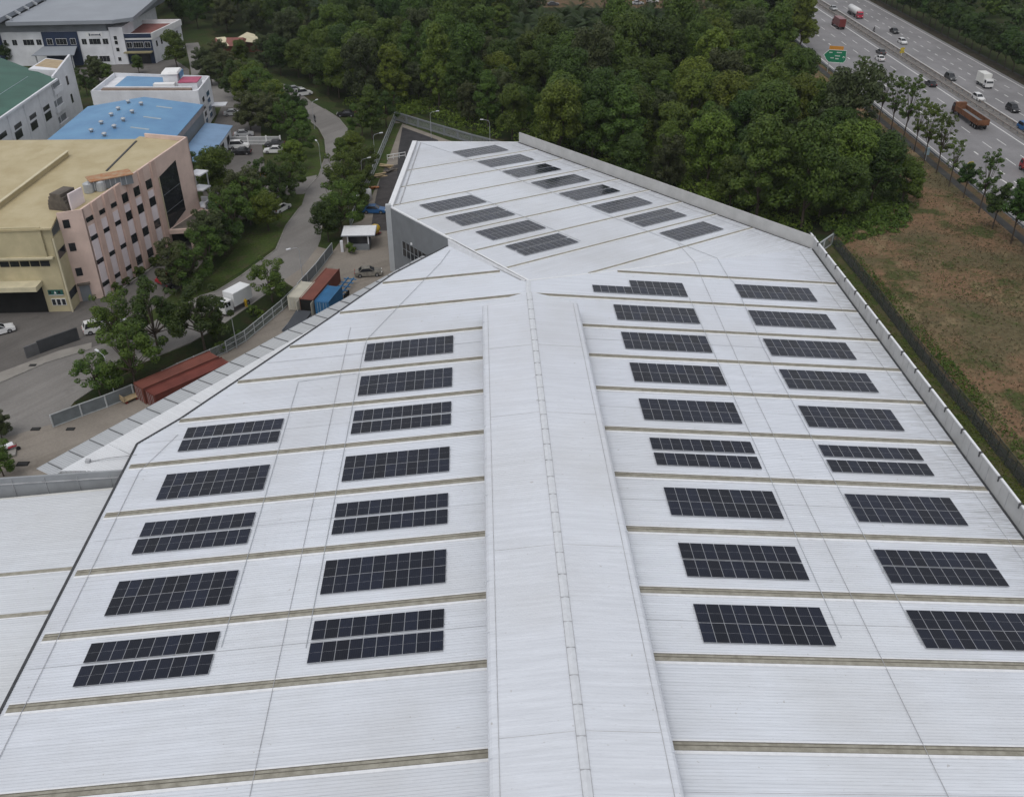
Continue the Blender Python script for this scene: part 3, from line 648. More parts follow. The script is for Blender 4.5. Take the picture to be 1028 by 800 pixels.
def array(side, u, v, D_, label, group, cells=None):
    a = thing('solar_array', label, 'solar panels', (0, 0, 0), 0, group)
    if side == 'R': a.matrix_world = Matrix.Translation((u, v, zR(u)+.14)) @ Matrix.Rotation(math.atan(SR), 4, 'Y')
    elif side == 'L': a.matrix_world = Matrix.Translation((u, v, zL(u)+.14)) @ Matrix.Rotation(-math.atan(SLP), 4, 'Y')
    else:
        x, y = Wxy(u, v); a.matrix_world = Matrix.Translation((x, y, zW(x, y)+.14)) @ Matrix.Rotation(WA, 4, 'Z') @ Matrix.Rotation(math.atan(SR), 4, 'Y')
    g_ = D_-2*PH
    cells = cells or [(i, j) for j in range(2) for i in range(10)]
    for i, j in cells:
        o = bpy.data.objects.new('solar_panel', PANEL); C.objects.link(o); o.parent = a; o.location = (i*(PW+GAP), j*(PH+g_), 0)
    n0 = min(i for i, j in cells); n1 = max(i for i, j in cells)
    b = MB()
    for jj in range(2):
        r0 = [i for i, j in cells if j == jj]; L0, L1 = min(r0)*(PW+GAP), (max(r0)+1)*(PW+GAP)
        for y in (.5, 1.75): b.box((L0+L1)/2, jj*(PH+g_)+y, -.075, L1-L0+.1, .05, .06, GALV)
    b.build('mounting_rail', a)
ORD = ['nearest', 'second nearest', 'third nearest', 'fourth nearest', 'fifth nearest', 'sixth nearest', 'seventh nearest', 'second farthest', 'farthest']
N_, W_, X_ = 4.576, 4.90, 4.70
def order(i, n):
    if i == n-1: return 'farthest'
    if i == n-2: return 'second farthest'
    return ORD[i]
def lab(i, n, where, wide):
    return f'solar array, {order(i, n)} {where}{", with a pale gap" if wide > 4.8 else ""}'
rowsR = [(10.95, 57.0, N_), (11.15, 65.1, X_), (11.3, 73.95, N_), (11.3, 82.45, 5.15), (11.35, 91.25, N_), (11.5, 99.78, N_), (11.55, 108.0, N_), (11.6, 116.15, N_)]
for i, (u, v, D_) in enumerate(rowsR): array('R', u, v, D_, lab(i, 9, 'in the column right of the ridge', D_), 'solar arrays right of the ridge')
array('R', 11.6-2*(PW+GAP), 124.55, N_, 'farthest solar array right of the raised ridge, stepped, with a shorter back row', 'solar arrays right of the ridge', [(i, 0) for i in range(12)]+[(i, 1) for i in range(5, 12)])
rowsB = [(30.35, 57.0, N_), (30.4, 65.1, X_), (30.5, 74.0, N_), (30.55, 82.45, 5.15), (30.7, 91.25, N_), (30.8, 99.8, X_), (30.9, 108.1, N_), (31.0, 116.6, N_), (31.07, 125.25, N_)]
for i, (u, v, D_) in enumerate(rowsB): array('R', u, v, D_, lab(i, 9, 'in the column by the right parapet', D_), 'solar arrays beside the right parapet')
cl = cos(math.atan(SLP))
rowsK = [(-22.46, 57.13, W_), (-22.41, 65.33, N_), (-22.37, 73.7, W_), (-22.33, 82.35, N_), (-22.27, 91.3, W_), (-22.25, 99.6, N_), (-22.22, 108.0, N_)]
for i, (u, v, D_) in enumerate(rowsK): array('L', u, v, D_, lab(i, 7, 'in the column left of the ridge', D_), 'solar arrays left of the ridge')
rowsL = [(-42.23, 57.0, W_), (-42.2, 65.24, N_), (-42.19, 73.66, W_), (-42.15, 82.3, N_), (-42.11, 91.22, W_)]
for i, (u, v, D_) in enumerate(rowsL): array('L', u, v, D_, lab(i, 5, 'in the outermost left column', D_), 'solar arrays in the outermost left column')
for k in range(8): array('W', 32.66+.05*k, -.75+8.25*k, W_ if k in (1, 3, 5) else N_, lab(k, 8, 'in the long column of the far wing', W_ if k in (1, 3, 5) else N_), 'solar arrays on the far wing near its parapet')
for k in range(4): array('W', 6.2+.1*k, 7.75+7.98*k, W_ if k in (0, 2) else N_, ['nearest split', 'third farthest unbroken', 'second farthest split', 'farthest'][k]+' solar array in the short column on the left of the far wing', 'solar arrays on the left of the far wing')

# ================================================================== LEFT-HAND BUILDINGS
YEL = M('yellow_metal_roof', (0.37, 0.305, 0.175), .6, .12, .25, col2=(0.44, 0.375, 0.235)); YELW = M('yellow_wall', (0.44, 0.385, 0.245), .8, .12, .3)
PINK = M('faded_pink_wall', (0.60, 0.46, 0.40), .85, .1, .35); PINKD = M('pink_pilaster', (0.52, 0.375, 0.32), .85, .1, .4); PINKW = M('pinkish_white_panel', (0.70, 0.62, 0.63), .85, .06, .6)
WHITE = M('dull_white_wall', (0.63, 0.64, 0.67), .8, .10, .25); NAVY = M('navy_panel', (0.018, 0.030, 0.065), .6, .15, .3)
GREYR = M('grey_metal_roof', (0.25, 0.27, 0.30), .5, .07, .1); GREYD = M('darker_grey_cladding', (0.17, 0.185, 0.20), .6, .1, .3)
BLUER = M('blue_metal_roof', (0.095, 0.215, 0.38), .5, .16, .12, col2=(0.13, 0.28, 0.45)); BLUEL = M('pale_blue_roof', (0.16, 0.26, 0.40), .55, .1, .3)
GREENR = M('green_metal_roof', (0.034, 0.098, 0.072), .55, .18, .15); BROWN = M('brown_stained_slab', (0.11, 0.095, 0.08), .9, .3, .5)
RUST = M('rusty_sheet', (0.33, 0.14, 0.06), .9, .3, .9, col2=(0.36, 0.27, 0.18)); REDR = M('red_brown_roof', (0.20, 0.080, 0.068), .8, .15, .6)
BLACK = M('dark_opening', (0.012, 0.012, 0.012), .9, .2); MAGE = M('magenta_roof_sheet', (0.36, 0.07, 0.13), .6, .12, .6); CREAM = M('cream_trim', (0.52, 0.47, 0.33), .7, .1, .5)
WHB = M('bright_white_paint', (0.72, 0.72, 0.72), .5, .05, .5)
class Frame:
    """a vertical wall plane: s metres along, z up, o outwards"""
    def __init__(s, p, d, out): s.p = p; L_ = sqrt(d[0]**2+d[1]**2); s.d = (d[0]/L_, d[1]/L_); n = (s.d[1], -s.d[0]); s.n = n if n[0]*out[0]+n[1]*out[1] > 0 else (-n[0], -n[1])
    def P(s, a, z, o=0.0): return (s.p[0]+s.d[0]*a+s.n[0]*o, s.p[1]+s.d[1]*a+s.n[1]*o, z)
    def slab(s, b, a0, a1, z0, z1, o0, o1, mat):
        vs = [s.P(a, z, o) for z in (z0, z1) for a, o in ((a0, o0), (a1, o0), (a1, o1), (a0, o1))]
        b.add(vs, [(3, 2, 1, 0), (4, 5, 6, 7), (0, 1, 5, 4), (1, 2, 6, 5), (2, 3, 7, 6), (3, 0, 4, 7)], mat); return b
def origin(o, loc):
    """shift a built mesh so that its thing's origin sits at loc"""
    return o
def part(b, name, t):
    """mesh given in world metres, parented to thing t"""
    L_ = t.location; b.v = [(x-L_[0], y-L_[1], z-L_[2]) for x, y, z in b.v]; return b.build(name, t)
def sub(b, name, p, t):
    L_ = t.location; b.v = [(x-L_[0], y-L_[1], z-L_[2]) for x, y, z in b.v]; return b.build(name, p)
def window(fr, a, z, w_, h_, t, glass=None, frame=None, bars=1, out=.0):
    b = MB(); fr.slab(b, a-w_/2, a+w_/2, z, z+h_, -.05, .05+out, frame or WHB); o = part(b, 'window', t)
    b = MB(); nb = bars+1; cw = (w_-.1)/nb
    for k in range(nb): fr.slab(b, a-w_/2+.07+k*cw, a-w_/2+.03+(k+1)*cw, z+.08, z+h_-.08, 0, .07+out, glass or GLASSD)
    sub(b, 'pane', o, t); return o

# ---- pink and yellow factory
pf = thing('factory', 'pink and yellow factory with ribbed front and rows of small dark windows', 'building', (-75, 160, 0))
P0 = (-70.8, 149.9); fa = Frame(P0, (sin(radians(18)), cos(radians(18))), (1, 0))
FL_ = 32.0; zt = lambda x, y: 15.75+.075*((x-P0[0])*fa.d[0]+(y-P0[1])*fa.d[1]); KY = .07; ZY0 = 15.2; zy = lambda x, y: ZY0+KY*((x-P0[0])*fa.d[0]+(y-P0[1])*fa.d[1])
b = MB(); q = [fa.P(0, 0)[:2], fa.P(FL_, 0)[:2], fa.P(FL_, 0, -.35)[:2], fa.P(0, 0, -.35)[:2]]
b.prism(q, -.5, zt, PINK); part(b, 'front_wall', pf)
b = MB(); q = [fa.P(0, 0)[:2], fa.P(0.35, 0)[:2], (-74.0, 148.9), (-74.4, 148.5)]; b.prism(q, -.3, 15.7, PINK); part(b, 'end_wall', pf); b = MB()
q = [fa.P(FL_, 0)[:2], fa.P(FL_-.35, 0)[:2], fa.P(FL_-.35, 0, -9)[:2], fa.P(FL_, 0, -9)[:2]]; b.prism(q, -.5, zt, PINK); part(b, 'end_wall', pf)
scol = [1.25, 4.4, 7.6, 10.85, 14.3, 18.0]; zrow = [1.5, 5.6, 9.8, 13.0]
for k, s_ in enumerate([-.1]+[2.85, 6.0, 9.2, 12.55, 16.15, 19.9]):
    if k == 0: continue
    b = MB(); c_ = s_; b.prism([fa.P(c_-.7, 0)[:2], fa.P(c_+.7, 0)[:2], fa.P(c_+.6, 0, .32)[:2], fa.P(c_-.6, 0, .32)[:2]], -.4, lambda x, y: zt(x, y)+.15, PINKD); part(b, 'pilaster', pf)
for k, s_ in enumerate(scol):
    b = MB(); fa.slab(b, s_-.8, s_+.8, -.2, 12.6, 0, .06, PINKW); part(b, 'wall_panel', pf)
    for z in zrow:
        h_ = .75 if k < 3 else 1.55
        b = MB(); fa.slab(b, s_-.85, s_+.85, z+(.3 if k < 3 else 0), z+(.3 if k < 3 else 0)+h_, -.1, .10, GLASSD); part(b, 'window', pf)
b = MB(); b.add([fa.P(20.8, 3.6, .05), fa.P(27.2, 5.6, .05), fa.P(27.0, 15.3, .05), fa.P(20.9, 13.9, .05)], [(0, 1, 2, 3)], GLASSD); gw = part(b, 'glass_front', pf)
b = MB(); b.beam(fa.P(20.9, 3.6, .12), fa.P(20.9, 14, .12), .3, .2, CREAM)
for z in (7.2, 10.4): b.beam(fa.P(21, z, .07), fa.P(27, z+.5, .07), .04, .05, GREYD)
sub(b, 'mullion', gw, pf)
b = MB(); q = [fa.P(20.5, 0, .1)[:2], fa.P(31.9, 0, .1)[:2], fa.P(31.5, 0, 3.6)[:2], fa.P(22.5, 0, 4.6)[:2]]; b.prism(q, 3.3, 4.1, PINK); q2 = [fa.P(21.2, 0, .4)[:2], fa.P(31.3, 0, .4)[:2], fa.P(31, 0, 3.2)[:2], fa.P(23, 0, 4.1)[:2]]; b.prism(q2, 4.1, 4.13, BROWN)
fa.slab(b, 22, 22.5, 0, 3.3, 3.5, 4, PINK); fa.slab(b, 30, 30.5, 0, 3.3, 3, 3.4, PINK); part(b, 'entrance_canopy', pf)
b = MB(); fa.slab(b, 21.5, 30.5, -.3, 3.2, 0, .1, BLACK); part(b, 'entrance', pf)
b = MB(); fe = Frame(fa.P(FL_, 0)[:2], (-fa.n[0], -fa.n[1]), fa.d)
for z in (4.2, 7.6, 10.6): fe.slab(b, -1.2, 1.4, z, z+.25, 0.05, 3.0, WHITE)
fe.slab(b, -1.2, -1.0, 0, 5.4, .05, 3, WHITE); fe.slab(b, -1.2, 1.4, 0, 5.4, 2.8, 3.0, WHITE); fe.slab(b, -1.0, -.8, 4.2, 10.8, 2.7, 2.9, GALV); part(b, 'stair_balcony', pf)
yp = [(-74.3, 144.9), (-112, 144.9), (-112, 196), (-64, 183.5), (-62.3, 179.5), (-71, 150), (-74.0, 148.7)]
b = MB(); b.prism([(-74.3, 144.95), (-110, 144.95), (-110, 145.3), (-74.3, 145.3)], -.2, 14.7, YELW); b.prism([(-74.3, 144.95), (-74.6, 144.95), (-74.6, 149), (-74.3, 149)], -.2, 12.8, YELW); part(b, 'wall', pf)
b = MB(); b.prism([(-110, 178), (-63, 176), (-62.2, 179.6), (-66, 180.5), (-110, 184)], 0, 14.5, WHITE); part(b, 'rear_wall', pf)
def rp(px, py): q_ = onplane(px, py, (-KY*fa.d[0], -KY*fa.d[1], 1.), ZY0-KY*(P0[0]*fa.d[0]+P0[1]*fa.d[1])); return (float(q_[0]), float(q_[1]))
ROOFY = [(-73.9, 144.4), (-112, 144.4), rp(-60, 141.5), rp(136, 139.8), rp(140, 137.0), (-61.7, 180.0), (-71.2, 150.2), (-74.6, 149.2)]
b = MB(); b.prism([p for p in ROOFY], lambda x, y: zy(x, y)-.3, zy, YEL); rf = part(b, 'roof', pf)
b = MB(); e0, e1, e2, e3 = [onplane(px, py, (-KY*fa.d[0], -KY*fa.d[1], 1.), ZY0-KY*(P0[0]*fa.d[0]+P0[1]*fa.d[1])+.9) for px, py in ((0, 203), (68, 152), (50, 146), (0, 180))]
def ext(a, c, k): return (a[0]+(a[0]-c[0])*k, a[1]+(a[1]-c[1])*k)
b.prism([ext(e0, e1, .6), (e1[0], e1[1]), (e2[0], e2[1]), ext(e3, e2, .6)], lambda x, y: zy(x, y), lambda x, y: zy(x, y)+.9, YEL); b.beam((*ext(e0, e1, .6), zy(*ext(e0, e1, .6))+.95), (e1[0], e1[1], zy(e1[0], e1[1])+.95), .5, .15, CREAM); sub(b, 'roof_vent', rf, pf)
b = MB()
g0, g1 = [onplane(px, py, (-KY*fa.d[0], -KY*fa.d[1], 1.), ZY0-KY*(P0[0]*fa.d[0]+P0[1]*fa.d[1])) for px, py in ((137, 142), (107, 172))]
b.beam((g0[0], g0[1], g0[2]+.05), (g1[0], g1[1], g1[2]+.05), .35, .12, DARKG); sub(b, 'roof_gutter', rf, pf)
def roofpt(px, py, h=0): p_ = onplane(px, py, (-KY*fa.d[0], -KY*fa.d[1], 1.), ZY0-KY*(P0[0]*fa.d[0]+P0[1]*fa.d[1])); return float(p_[0]), float(p_[1]), float(p_[2])+h
x, y, z = roofpt(68, 209); b = MB(); 
for k in range(5):
    t0 = k/5*pi/2; b.box(x-.6-.0*k, y+.8, z+k*.55-.1, 3.6-.45*k*k*.22, 3.6, .6, BROWN, -.3)
b.box(x+1.5, y+.6, z-.2, .3, 3.4, 2.9, PINKW, -.3); sub(b, 'roof_shelter', rf, pf)
x, y, z = roofpt(112, 186); b = MB(); b.box(x, y, z, 6.8, 2.6, 1.6, GREYD, .55); 
for k in range(8): b.box(x+cos(.55)*(-3+k*.86), y+sin(.55)*(-3+k*.86)-1.5, z, .12, .12, 1.7, GALV, .55)
b.box(x, y, z+1.6, 7.2, 3.2, .14, RUST, .55); sub(b, 'rusty_roof_shed', rf, pf)
for px, py in ((90, 193), (102, 191)):
    x, y, z = roofpt(px, py); b = MB(); b.tube([(x, y, z), (x, y, z+1.5), (x, y, z+1.7)], [.85, .85, .5], GALV, 12); sub(b, 'water_tank', rf, pf)
ff = Frame((-74.3, 144.9), (-1, 0), (0, -1))
b = MB(); ff.slab(b, 1.5, 38, 9.9, 14.9, 0, .35, YELW); ff.slab(b, .6, 38, 9.6, 9.9, 0, .7, CREAM); part(b, 'fascia', pf)
for k in range(12):
    b = MB(); ff.slab(b, 1.6+k*1.6, 3.0+k*1.6, 8.2, 9.1, -.1, .06, GLASSD); part(b, 'louvre_window', pf)
b = MB(); ff.slab(b, 3.6, 38, 4.9, 5.7, 0, 2.6, CREAM); part(b, 'door_canopy', pf)
b = MB(); ff.slab(b, 3.9, 13.4, -.1, 4.9, -.1, .05, BLACK); ff.slab(b, 14.5, 26, -.1, 4.9, -.1, .05, BLACK); part(b, 'loading_door', pf)
b = MB(); ff.slab(b, -.15, .12, 0, 12.8, -.1, .2, CREAM); part(b, 'drain_pipe', pf)
b = MB(); ff.slab(b, .7, 3.1, 3.15, 4.0, 0, .12, M('green_sign_board', (0.02, 0.09, 0.075), .6, .05)); ff.slab(b, .7, 3.1, 3.05, 3.14, 0, .13, WHB); sg = part(b, 'sign_board', pf)
b = MB(); b.add([ff.P(1.75, 3.35, .14), ff.P(2.15, 3.35, .14), ff.P(1.95, 3.85, .14)], [(0, 1, 2)], WHB); ff.slab(b, 2.6, 2.9, 3.4, 3.8, 0, .13, BLACK); ff.slab(b, 1.1, 1.5, 3.4, 3.8, 0, .13, BLACK); sub(b, 'sign_mark', sg, pf)
for k in range(3): window(ff, 1.0+k*.8, 1.2, .7, 1.2, pf, bars=0)
fs_ = Frame((-74.3, 144.9), (0, 1), (1, 0))
for z in (2.0, 9.2): 
    b = MB(); fs_.slab(b, .3, 3.4, z, z+1.3, -.05, .07, GLASSD); part(b, 'louvre_window', pf)
fq = Frame((-74.3, 148.55), (3.5, 1.35), (0, -1))
for z in (4.6, 9.0, 13.0): 
    b = MB(); fq.slab(b, .5, 1.5, z, z+1.4, -.05, .07, GLASSD); part(b, 'window', pf)
b = MB(); fq.slab(b, .4, 2.0, 0, 3.0, -.05, .25, GREYD); fq.slab(b, .2, 2.2, 3.0, 3.3, -.05, .6, BROWN); part(b, 'side_door', pf)
b = MB()
for px, py in ((98, 297), (106, 292), (118, 285), (127, 279), (137, 274), (146, 268), (156, 262)): pass
fa.slab(b, 0, 21, -.02, .25, .9, 1.2, KERB); part(b, 'planter_edge', pf)

# ---- low blue-roofed workshop
bb = thing('workshop', 'low workshop with bright blue gable roof and silver roof ventilators', 'building', (-86.4, 215, 0))
zb = lambda x, y: 11.0-.15*abs(x+86.4)
b = MB(); b.prism([(-86.4, 196.5), (-86.4, 237.4), (-100.2, 237.4), (-100.2, 196.5)], lambda x, y: zb(x, y)-.12, zb, BLUER); b.prism([(-86.38, 196.5), (-86.38, 237.4), (-72.6, 237.4), (-72.6, 196.5)], lambda x, y: zb(x, y)-.12, zb, BLUER); br = part(b, 'roof', bb)
b = MB(); b.prism([(-72.9, 197), (-72.9, 237), (-73.2, 237), (-73.2, 197)], 0, 8.7, GREYD); b.prism([(-72.58, 196.6), (-72.58, 237.3), (-72.9, 237.3), (-72.9, 196.6)], 7.6, 8.75, M('grey_pink_fascia', (.28, .25, .25), .7)); b.prism([(-99.9, 197), (-99.9, 237), (-99.6, 237), (-99.6, 197)], 0, 8.7, WHITE)
b.prism([(-99.9, 236.7), (-73, 236.7), (-73, 237.1), (-99.9, 237.1)], 0, lambda x, y: zb(x, y)-.13, WHITE); b.prism([(-99.9, 197), (-73, 197), (-73, 197.3), (-99.9, 197.3)], 0, lambda x, y: zb(x, y)-.13, WHITE); part(b, 'wall', bb)
for px, py in ((129, 104), (142, 106), (119, 111), (133, 114), (112, 117), (124, 122), (102, 125), (115, 129), (92, 133), (105, 137)):
    left = px < 145-(py-97)*1.02*0.9
    n_ = (-.15, 0, 1.) ; k_ = 11+.15*86.4
    p_ = onplane(px, py, n_, k_)
    if p_[0] > -86.4: p_ = onplane(px, py, (.15, 0, 1.), 11-.15*86.4)
    x, y, z = p_; b = MB(); b.tube([(x, y, z-.2), (x, y, z+.3)], [.34, .34], WALLG, 10); b.tube([(x, y, z+.3), (x, y, z+.42), (x, y, z+.65), (x, y, z+.82), (x, y, z+.86)], [.34, .50, .54, .36, .1], GALV, 12); sub(b, 'roof_ventilator', br, bb)
for k, (pa, pb) in enumerate((((157, 107), (172, 110)), ((144, 117.5), (161, 120.5)), ((131, 128), (149, 131)))):
    p1, p2 = onplane(*pa, (.15, 0, 1.), 11-.15*86.4), onplane(*pb, (.15, 0, 1.), 11-.15*86.4); b = MB(); b.beam((p1[0], p1[1], p1[2]+.02), (p2[0], p1[1], zb(p2[0], 0)+.02), .8, .06, M('pale_roof_light', (.30, .36, .40), .5)); sub(b, 'roof_light', br, bb)
b = MB(); b.prism([(-72.5, 201), (-72.5, 236), (-66.0, 236), (-66.0, 201)], lambda x, y: 4.8-.12*(x+72.5), lambda x, y: 4.95-.12*(x+72.5), BLUEL); part(b, 'lean_to_roof', bb)
b = MB(); b.prism([(-66.6, 201.5), (-66.6, 235.6), (-66.9, 235.6), (-66.9, 201.5)], 0, 4.0, WHITE); b.prism([(-72.5, 201.5), (-66.6, 201.5), (-66.6, 201.8), (-72.5, 201.8)], 0, 4.2, WHITE); part(b, 'lean_to_wall', bb)
fx = Frame((-66.6, 201.5), (0, 1), (1, 0))
for s_ in (3, 9, 16, 23, 29): b = MB(); fx.slab(b, s_, s_+2.6, .0, 2.8, 0, .05, BLACK if s_ != 16 else GREYD); part(b, 'opening', bb)

# ---- white office block with roof terrace
oc = thing('office_block', 'white flat-roofed office block with blue roof patch and magenta roof sheet', 'building', (-89, 256, 0))
ocp = [(-102.5, 247.2), (-75.7, 245.8), (-76.2, 261), (-102.5, 266)]
b = MB(); b.prism(ocp, 0, 9.0, WHITE)
for p, q in zip(ocp, ocp[1:]+ocp[:1]): wall_line(p, q, 9.0, lambda x, y: 10.1, -.35, WHITE, b)
part(b, 'wall', oc)
b = MB(); b.prism([(-98.5, 252), (-86.5, 251.6), (-86.5, 261.5), (-98.5, 263.8)], 9.0, lambda x, y: 9.7, BLUER); part(b, 'blue_roof', oc)
b = MB(); b.prism([(-100.5, 248.8), (-78, 247.6), (-78, 249.2), (-100.5, 250.6)], 9.0, 10.02, M('brown_gutter_bed', (.20, .15, .12), .9, .2)); b.prism([(-100.5, 250.7), (-78, 249.4), (-78, 249.9), (-100.5, 251.2)], 9.0, 10.2, WHITE); part(b, 'roof_channel', oc)
b = MB(); b.box(-84.4, 256, 9, 3.6, 5, 3.4, WHITE, .05); b.box(-84.4, 256, 12.4, 4.2, 5.6, .5, WHB, .05, .1); b.box(-85.5, 252, 9, 5.2, 2.0, 1.6, WHB, .05); b.box(-82.2, 257, 11, .12, 4.2, 1.4, BLUER, .05); part(b, 'stair_tower', oc)
b = MB(); b.box(-79.6, 254.3, 9, 4.6, 5.6, 1.7, WHITE, .02); b.box(-79.6, 254.3, 10.7, 4.8, 5.8, .2, MAGE, .02); part(b, 'magenta_roof', oc)
fo = Frame((-75.7, 245.8), (-.5, 15.2), (1, 0))
for s_, w2 in ((4.0, 2.4), (9.7, 3.4)):
    for z in (.9, 2.7, 4.5, 6.3): window(fo, s_, z, w2, 1.35, oc, GLASSD if z > 1 and s_ < 6 else GLASSB, bars=2)
b = MB(); fo.slab(b, 12, 15.5, 3.0, 3.2, 0, 3.5, WHITE); part(b, 'porch', oc)

# ---- green roofed factory
gd = thing('green_roof_factory', 'white factory with dark green metal roof and stepped white gable tower', 'building', (-125, 235, 0))
b = MB(); b.prism([(-112.9, 195), (-112.9, 252), (-160, 256), (-160, 195)], 0, 11.6, WHITE); part(b, 'wall', gd)
zg = lambda x, y: 12.0+.10*min(20, -(x+112.3))
b = MB(); b.prism([(-112.2, 194.5), (-112.2, 252.3), (-132, 268), (-132, 194.5)], lambda x, y: zg(x, y)-.2, zg, GREENR); b.prism([(-132, 194.5), (-132, 268), (-165, 268), (-165, 194.5)], 13.6, lambda x, y: 13.97-.1*abs(x+132)*0, GREENR); gr = part(b, 'roof', gd)
b = MB(); b.beam((-132, 194.5, 14.1), (-132, 268, 14.1), .4, .1, GREYD); b.beam((-112.0, 194.5, 11.9), (-112.0, 252.2, 11.9), .5, .45, WHITE); b.beam((-119, 194.5, zg(-119, 0)+.03), (-119, 252, zg(-119, 0)+.03), .12, .06, MATS['pale_roof_light']); sub(b, 'roof_trim', gr, gd)
b = MB(); b.prism([(-112.9, 252.3), (-112.9, 266.3), (-113.4, 266.3), (-113.4, 252.3)], 0, lambda x, y: 12.6+(y-252.3)*.16, WHITE); b.prism([(-113.4, 256), (-113.4, 266.3), (-121, 270), (-121, 258)], 0, 13.2, WHITE); b.prism([(-113.6, 258), (-113.6, 266), (-120.5, 269), (-120.5, 261)], 13.2, 13.26, M('sandy_roof', (.36, .28, .18), .9)); part(b, 'stair_tower', gd)
fg = Frame((-112.9, 195), (0, 1), (1, 0))
def hitX(px, py, X=-112.9):
    d = ray(px, py); q_ = CAM+d*((X-CAM[0])/d[0]); return float(q_[1])-195, float(q_[2])
for px, py, h_ in ((18, 126.5, 1.1), (19, 135, 1.9), (33, 117, 1.1), (34.5, 126, 1.9), (46.5, 108.5, 1.1), (48.5, 116.5, 1.9), (3, 136, 1.2)):
    s_, z = hitX(px, py); window(fg, s_, z-h_/2, 4.0, h_, gd, frame=GREYD, bars=3)
for s_ in [hitX(*q)[0] for q in ((10, 128), (26, 117), (41, 107), (55, 97))]: b = MB(); fg.slab(b, s_-.1, s_+.1, 0, 11.5, 0, .12, WHITE); part(b, 'pilaster', gd)
for px, py in ((56, 86), (59, 104), (63, 120)): s_, z = hitX(px, py); b = MB(); fg.slab(b, s_-2.6, s_+2.6, z-.6, z+1.1, -.1, .05, GREYD); fg.slab(b, s_-2.8, s_+2.8, z-1.8, z-.4, 0, .5, WHITE); part(b, 'balcony', gd)
for s_, z in [hitX(67.5, 81), hitX(72.3, 99)]: b = MB(); fg.slab(b, s_-.6, s_+.6, z-1.1, z+1.1, 0, .06, GLASSD); part(b, 'window', gd)

# ---- large grey roofed plant with white and navy front
ge = thing('grey_roof_plant', 'large plant with wide grey metal roofs above a white and navy window front', 'building', (-140, 330, 0))
b = MB(); b.prism([(-200, 320.3), (-120.8, 320.3), (-120.8, 372), (-200, 372)], 0, 10.1, WHITE); part(b, 'wall', ge)
b = MB(); b.prism([(-200, 320.9), (-121.5, 320.9), (-118.5, 330), (-117, 372), (-200, 372)], 10.1, 12.6, GREYD); part(b, 'upper_wall', ge)
zr_ = lambda x, y: 13.6+.03*(y-318)
b = MB(); b.prism([(-150.8, 318), (-118.6, 319), (-113.2, 322.5), (-114.5, 385), (-148.0, 385)], lambda x, y: zr_(x, y)-1.1, zr_, GREYR); part(b, 'roof', ge)
b = MB(); b.prism([(-215, 316), (-151.5, 316), (-148.7, 385), (-215, 385)], lambda x, y: zr_(x, y)+.2, lambda x, y: zr_(x, y)+1.5, GREYR); part(b, 'roof', ge)
b = MB(); k_ = 0
for k_ in range(9): b.beam((-150.9+.04*k_, 320+7*k_, 15.0+.2*k_), (-149.4+.04*k_, 320+7*k_, 14.2+.2*k_), .5, .6, GALV)
part(b, 'roof_bracket', ge)['kind'] = 'stuff'
fe2 = Frame((-120.8, 320.3), (-1, 0), (0, -1))
for s0, s1 in ((9.8, 20.8), (33.5, 43)):
    b = MB(); fe2.slab(b, s0, s1, 0, 10.15, 0, .35, NAVY); part(b, 'navy_panel', ge)
for s_, w2, h_, z, o in ((1.6, 1.8, 1.8, 6.2, 0), (4.9, 3.6, 1.8, 6.2, 0), (8.2, 1.6, 1.8, 6.2, 0), (11.5, 1.7, 1.9, 6.3, .36), (15.1, 3.4, 1.9, 6.3, .36), (18.7, 1.8, 1.9, 6.3, .36), (22.2, 1.7, 1.8, 6.2, 0), (25.4, 3.4, 1.8, 6.2, 0), (29.7, 1.6, 1.8, 6.2, 0), (33.0-.4, 1.0, 1.8, 6.2, 0), (3.0, 3.3, 1.9, .9, 0), (7.0, 3.4, 1.9, .9, 0), (36.5, 1.8, 1.9, 6.0, .36)):
    window(fe2, s_, z, w2, h_, ge, bars=2 if w2 > 2.5 else 1, frame=WHB, out=o)
b = MB(); fe2.slab(b, 2.2, 7.2, 8.55, 9.75, 0, .12, WHB); sb = part(b, 'sign_board', ge)
b = MB(); s_ = 6.2; fe2.slab(b, 5.9, 6.3, 8.8, 9.5, 0, .16, NAVY)
for k in range(7): fe2.slab(b, 5.7-k*.42-.3, 5.7-k*.42, 8.9, 9.3, 0, .16, NAVY)
fe2.slab(b, 2.7, 2.95, 8.75, 9.45, 0, .16, NAVY); sub(b, 'sign_lettering', sb, ge)
b = MB(); b.prism([(-131.5, 320), (-142, 320), (-143.5, 313.5), (-130.5, 313.5)], lambda x, y: 4.4+.2*(y-313.5), lambda x, y: 4.6+.2*(y-313.5), GREYR); b.box(-131.5, 314.2, 0, .3, .3, 4.4, GALV); b.box(-142.5, 314.2, 0, .3, .3, 4.4, GALV); part(b, 'entrance_canopy', ge)
b = MB(); b.prism([(-116.6, 320.5), (-120.8, 320.5), (-120.8, 332), (-116.6, 332)], 0, 11.2, WHITE); part(b, 'stair_wall', ge)
fs2 = Frame((-116.6, 320.5), (-1, 0), (0, -1))
for z in (1.0, 3.9, 6.0, 7.4): window(fs2, 2.6, z, 1.1, 1.3, ge, bars=0)

